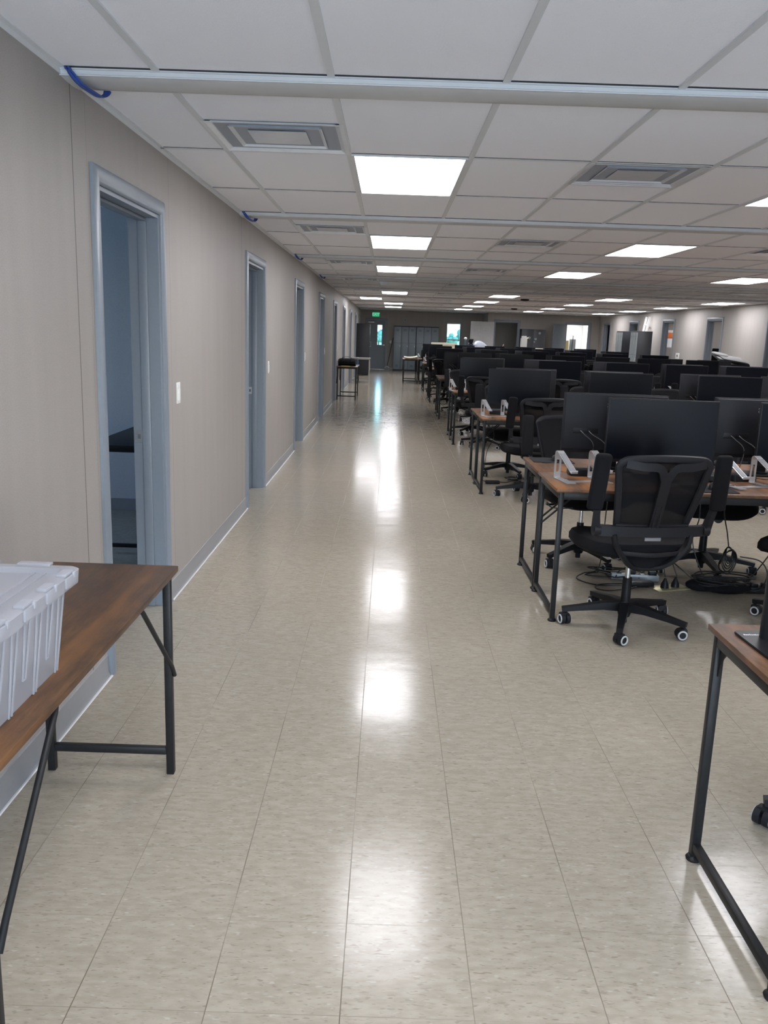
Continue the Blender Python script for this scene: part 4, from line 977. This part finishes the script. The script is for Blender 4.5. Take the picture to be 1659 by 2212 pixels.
for i in range(8): MB().box((.04+.04*i+.005, 0, .28+.245*i), (.05, .33, .02), .003).build('rung', 'white', t)
# copier near the right wall
t = thing('photocopier', 'large office copier with a white lid at the right end of the desk rows', 'copier', (6.98, 17.75, 0))
MB().b2(-.33, .33, -.32, .32, .06, .80, .012).build('body', 'plast2', t)
for i in range(3): MB().b2(-.31, .31, -.335, -.32, .10+.17*i, .26+.17*i, .006).build('paper_drawer', 'rubber', t)
MB().b2(-.33, -.26, -.32, .32, .80, 1.02).b2(.26, .33, -.1, .32, .80, 1.02).b2(-.33, .33, .2, .32, .80, 1.02).b2(-.33, .33, -.32, .32, 1.00, 1.10, .01).build('scanner_deck', 'plast2', t)
MB().box((.04, .0, 1.19), (.62, .56, .05), .012, 2, rotm(rx=.22, ry=.14)).build('lid', 'plast', t); MB().box((.064, -.026, 1.218), (.50, .44, .008), .003, 2, rotm(rx=.22, ry=.14)).build('lid_sheet', 'paper', t)
MB().prism([(.17*math.cos(2*PI*k/24), .13*math.sin(2*PI*k/24)) for k in range(24)], .02, Matrix.Translation((-.13, .14, 1.285)) @ rotm(rx=.22, ry=.14)).build('paper_coil', 'paper', t)
MB().box((-.29, -.30, 1.12), (.12, .16, .02), .004, 2, rotm(ry=.2, rx=.3)).build('control_panel', 'rubber', t)
for x in (-.27, .27):
    for y in (-.26, .26): MB().cyl((x, y-.02, .03), (x, y+.02, .03), .03, n=14).build('caster', 'plast', t)
t = thing('wall_outlet', 'white wall outlet plate on the right wall between two doorways', 'outlet', (XR, 24.1, 1.13)); MB().box((-.004, 0, 0), (.008, .30, .16), .002).build('cover_plate', 'white', t); MB().cyl((-.012, 0, 0), (-.006, 0, 0), .035, n=14).build('socket', 'plast', t)
# things glimpsed in the right-hand offices
t = thing('wall_shelf', 'white shelf inside the second right-hand office', 'shelf', (8.9, 27.1, 0)); MB().b2(-.5, .5, -.2, .35, 1.33, 1.358, .003).build('board', 'white', t)
for x in (-.45, .45): MB().b2(x-.015, x+.015, -.15, .3, 0, 1.33).build('support', 'white', t)
t = thing('carton', 'orange and white carton on the white shelf in the right-hand office', 'box', (8.75, 27.12, 1.36)); MB().b2(-.16, .16, -.12, .12, 0, .25, .003).build('lower_part', 'paper', t); MB().b2(-.165, .165, -.125, .125, .25, .42, .003).build('upper_part', 'orange', t); MB().b2(-.12, .12, -.1, .1, .42, .50, .003).build('top_pack', 'paper', t)
# office table seen through the first doorway, a shelf rack in the second
ot = make_bench(.75, 1.35, 'plast2', 'black', .06); ot.name = 'office_table'; ot.location = (-1.96, 5.45, 0); tag(ot, 'dark-topped table in the dim office behind the first doorway', 'table')
t = thing('shelf_rack', 'dark open shelf rack in the dim office behind the second doorway', 'shelf', (-1.78, 9.35, 0))
for x in (0, .5): 
    for y in (0, .4): MB().b2(x, x+.02, y, y+.02, 0, 1.1).build('post', 'black', t)
for z in (.1, .35, .6, .85, 1.05): MB().b2(0, .52, 0, .42, z, z+.02).build('shelf', 'black', t)
t = thing('office_stool', 'dark chair back edge showing in the nearer right-hand office', 'chair', (9.2, 24.05, 0)); MB().lathe([(.001, .03), (.22, .03), (.22, .05), (.03, .09), (.025, .42), (.001, .42)], n=20).build('pedestal', 'plast', t); MB().box((0, 0, .46), (.46, .46, .08), .03, 3).build('seat', 'fabric', t); MB().box((-.12, 0, 1.02), (.06, .42, .70), .028, 3).build('backrest', 'fabric', t)
# ------------------------------------------------------------------ outdoors
struct(MB().quad((-90, -20, -.45), (90, -20, -.45), (90, 320, -.45), (-90, 320, -.45)).build('ground', 'grass', smooth=False))
for i, (x, y, s) in enumerate(((9.0, 128, 2.0), (11.2, 132, 2.6), (13.4, 126, 2.2), (-1.6, 120, 2.3))):
    t = thing('tree', ['low bushy tree left in the far window view', 'taller bushy tree in the middle of the far window view', 'low bushy tree right in the far window view', 'low bushy tree seen through the exit door glass'][i], 'tree', (x, y, -.45), 0, 'trees outside the far windows')
    MB().cyl((0, 0, 0), (0, 0, s*.5), .12, .08, 10).build('trunk', 'bark', t); b = MB()
    for q in range(16): b.sph((R2.uniform(-.5, .5)*s*.75, R2.uniform(-.3, .3)*s, s*.6+R2.uniform(-.2, .3)*s), s*R2.uniform(.12, .24), 10, 7)
    b.build('crown', 'leaf', t)
# ------------------------------------------------------------------ lights
def area(name, loc, rot, sx, sy, power, col):
    l = bpy.data.lights.new(name, 'AREA'); l.shape = 'RECTANGLE'; l.size, l.size_y = sx, sy; l.energy = power; l.color = col
    o = bpy.data.objects.new(name, l); COL.objects.link(o); o.location = loc; o.rotation_euler = rot; return o
for k in range(0, 4): area('window_daylight', (-4.42, 5.2+PITCH*k, 1.45), (0, -PI/2, 0), 1.05, .95, OFFICE_W, (.34, .58, 1.0))
wf = area('front_fill_light', (1.2, YF-.35, .9), (PI/2+math.radians(45), 0, 0), 4.6, 1.7, FRONT_FILL_W, (.52, .73, 1.0))  # added bluish fill outside the front glazing, aimed up to brighten the ceiling
# ceiling panels in the rooms on the right and at the back; second back panel added for brightness
for x, y, nm in ((9.7, 18.9, 'a'), (9.7, 22.7, 'b'), (9.7, 26.2, 'c'), (6.7, 35.2, 'd'), (7.5, 35.2, 'e')):
    ml_on((x, y, HC), 0, {'a': 'ceiling panel inside the right-hand office closest to the viewer', 'b': 'ceiling panel inside the second right-hand office', 'c': 'ceiling panel inside the third right-hand office', 'd': 'ceiling panel inside the bright room at the far end, left of the pair', 'e': 'added ceiling panel inside the bright room at the far end, right of the pair'}[nm], 'flat ceiling light panels')
w = bpy.data.worlds.new('World'); SC.world = w; w.use_nodes = True; nt = w.node_tree
sky = nt.nodes.new('ShaderNodeTexSky'); sky.sky_type = 'NISHITA'; sky.sun_disc = False; sky.sun_elevation = math.radians(42); sky.sun_rotation = math.radians(150); sky.ozone_density = 2
nt.links.new(sky.outputs[0], nt.nodes['Background'].inputs[0]); nt.nodes['Background'].inputs[1].default_value = SKY
# ------------------------------------------------------------------ camera
cam = bpy.data.cameras.new('camera'); co = bpy.data.objects.new('camera', cam); COL.objects.link(co)
pit, yaw, rol = .2096, -.0003, .0335
cp, sp, cy, sy, cr, sr = math.cos(pit), math.sin(pit), math.cos(yaw), math.sin(yaw), math.cos(rol), math.sin(rol)
fw = Vector((sy*cp, cy*cp, -sp)); rt = Vector((cy, -sy, 0)); up = rt.cross(fw)
r_, u_ = cr*rt+sr*up, -sr*rt+cr*up
co.matrix_world = Matrix(((r_.x, u_.x, -fw.x, 0), (r_.y, u_.y, -fw.y, 0), (r_.z, u_.z, -fw.z, H), (0, 0, 0, 1)))
cam.sensor_fit = 'VERTICAL'; cam.sensor_height = 36; cam.lens = 1826.5*36/2212; cam.clip_start = .02; cam.clip_end = 500
SC.camera = co
SC.view_settings.view_transform = 'Standard'; SC.view_settings.look = 'None'; SC.view_settings.gamma = 1; SC.view_settings.use_curve_mapping = False
SC.view_settings.exposure = EXPO
SC.cycles.max_bounces = 8; SC.cycles.diffuse_bounces = 5; SC.cycles.transparent_max_bounces = 12
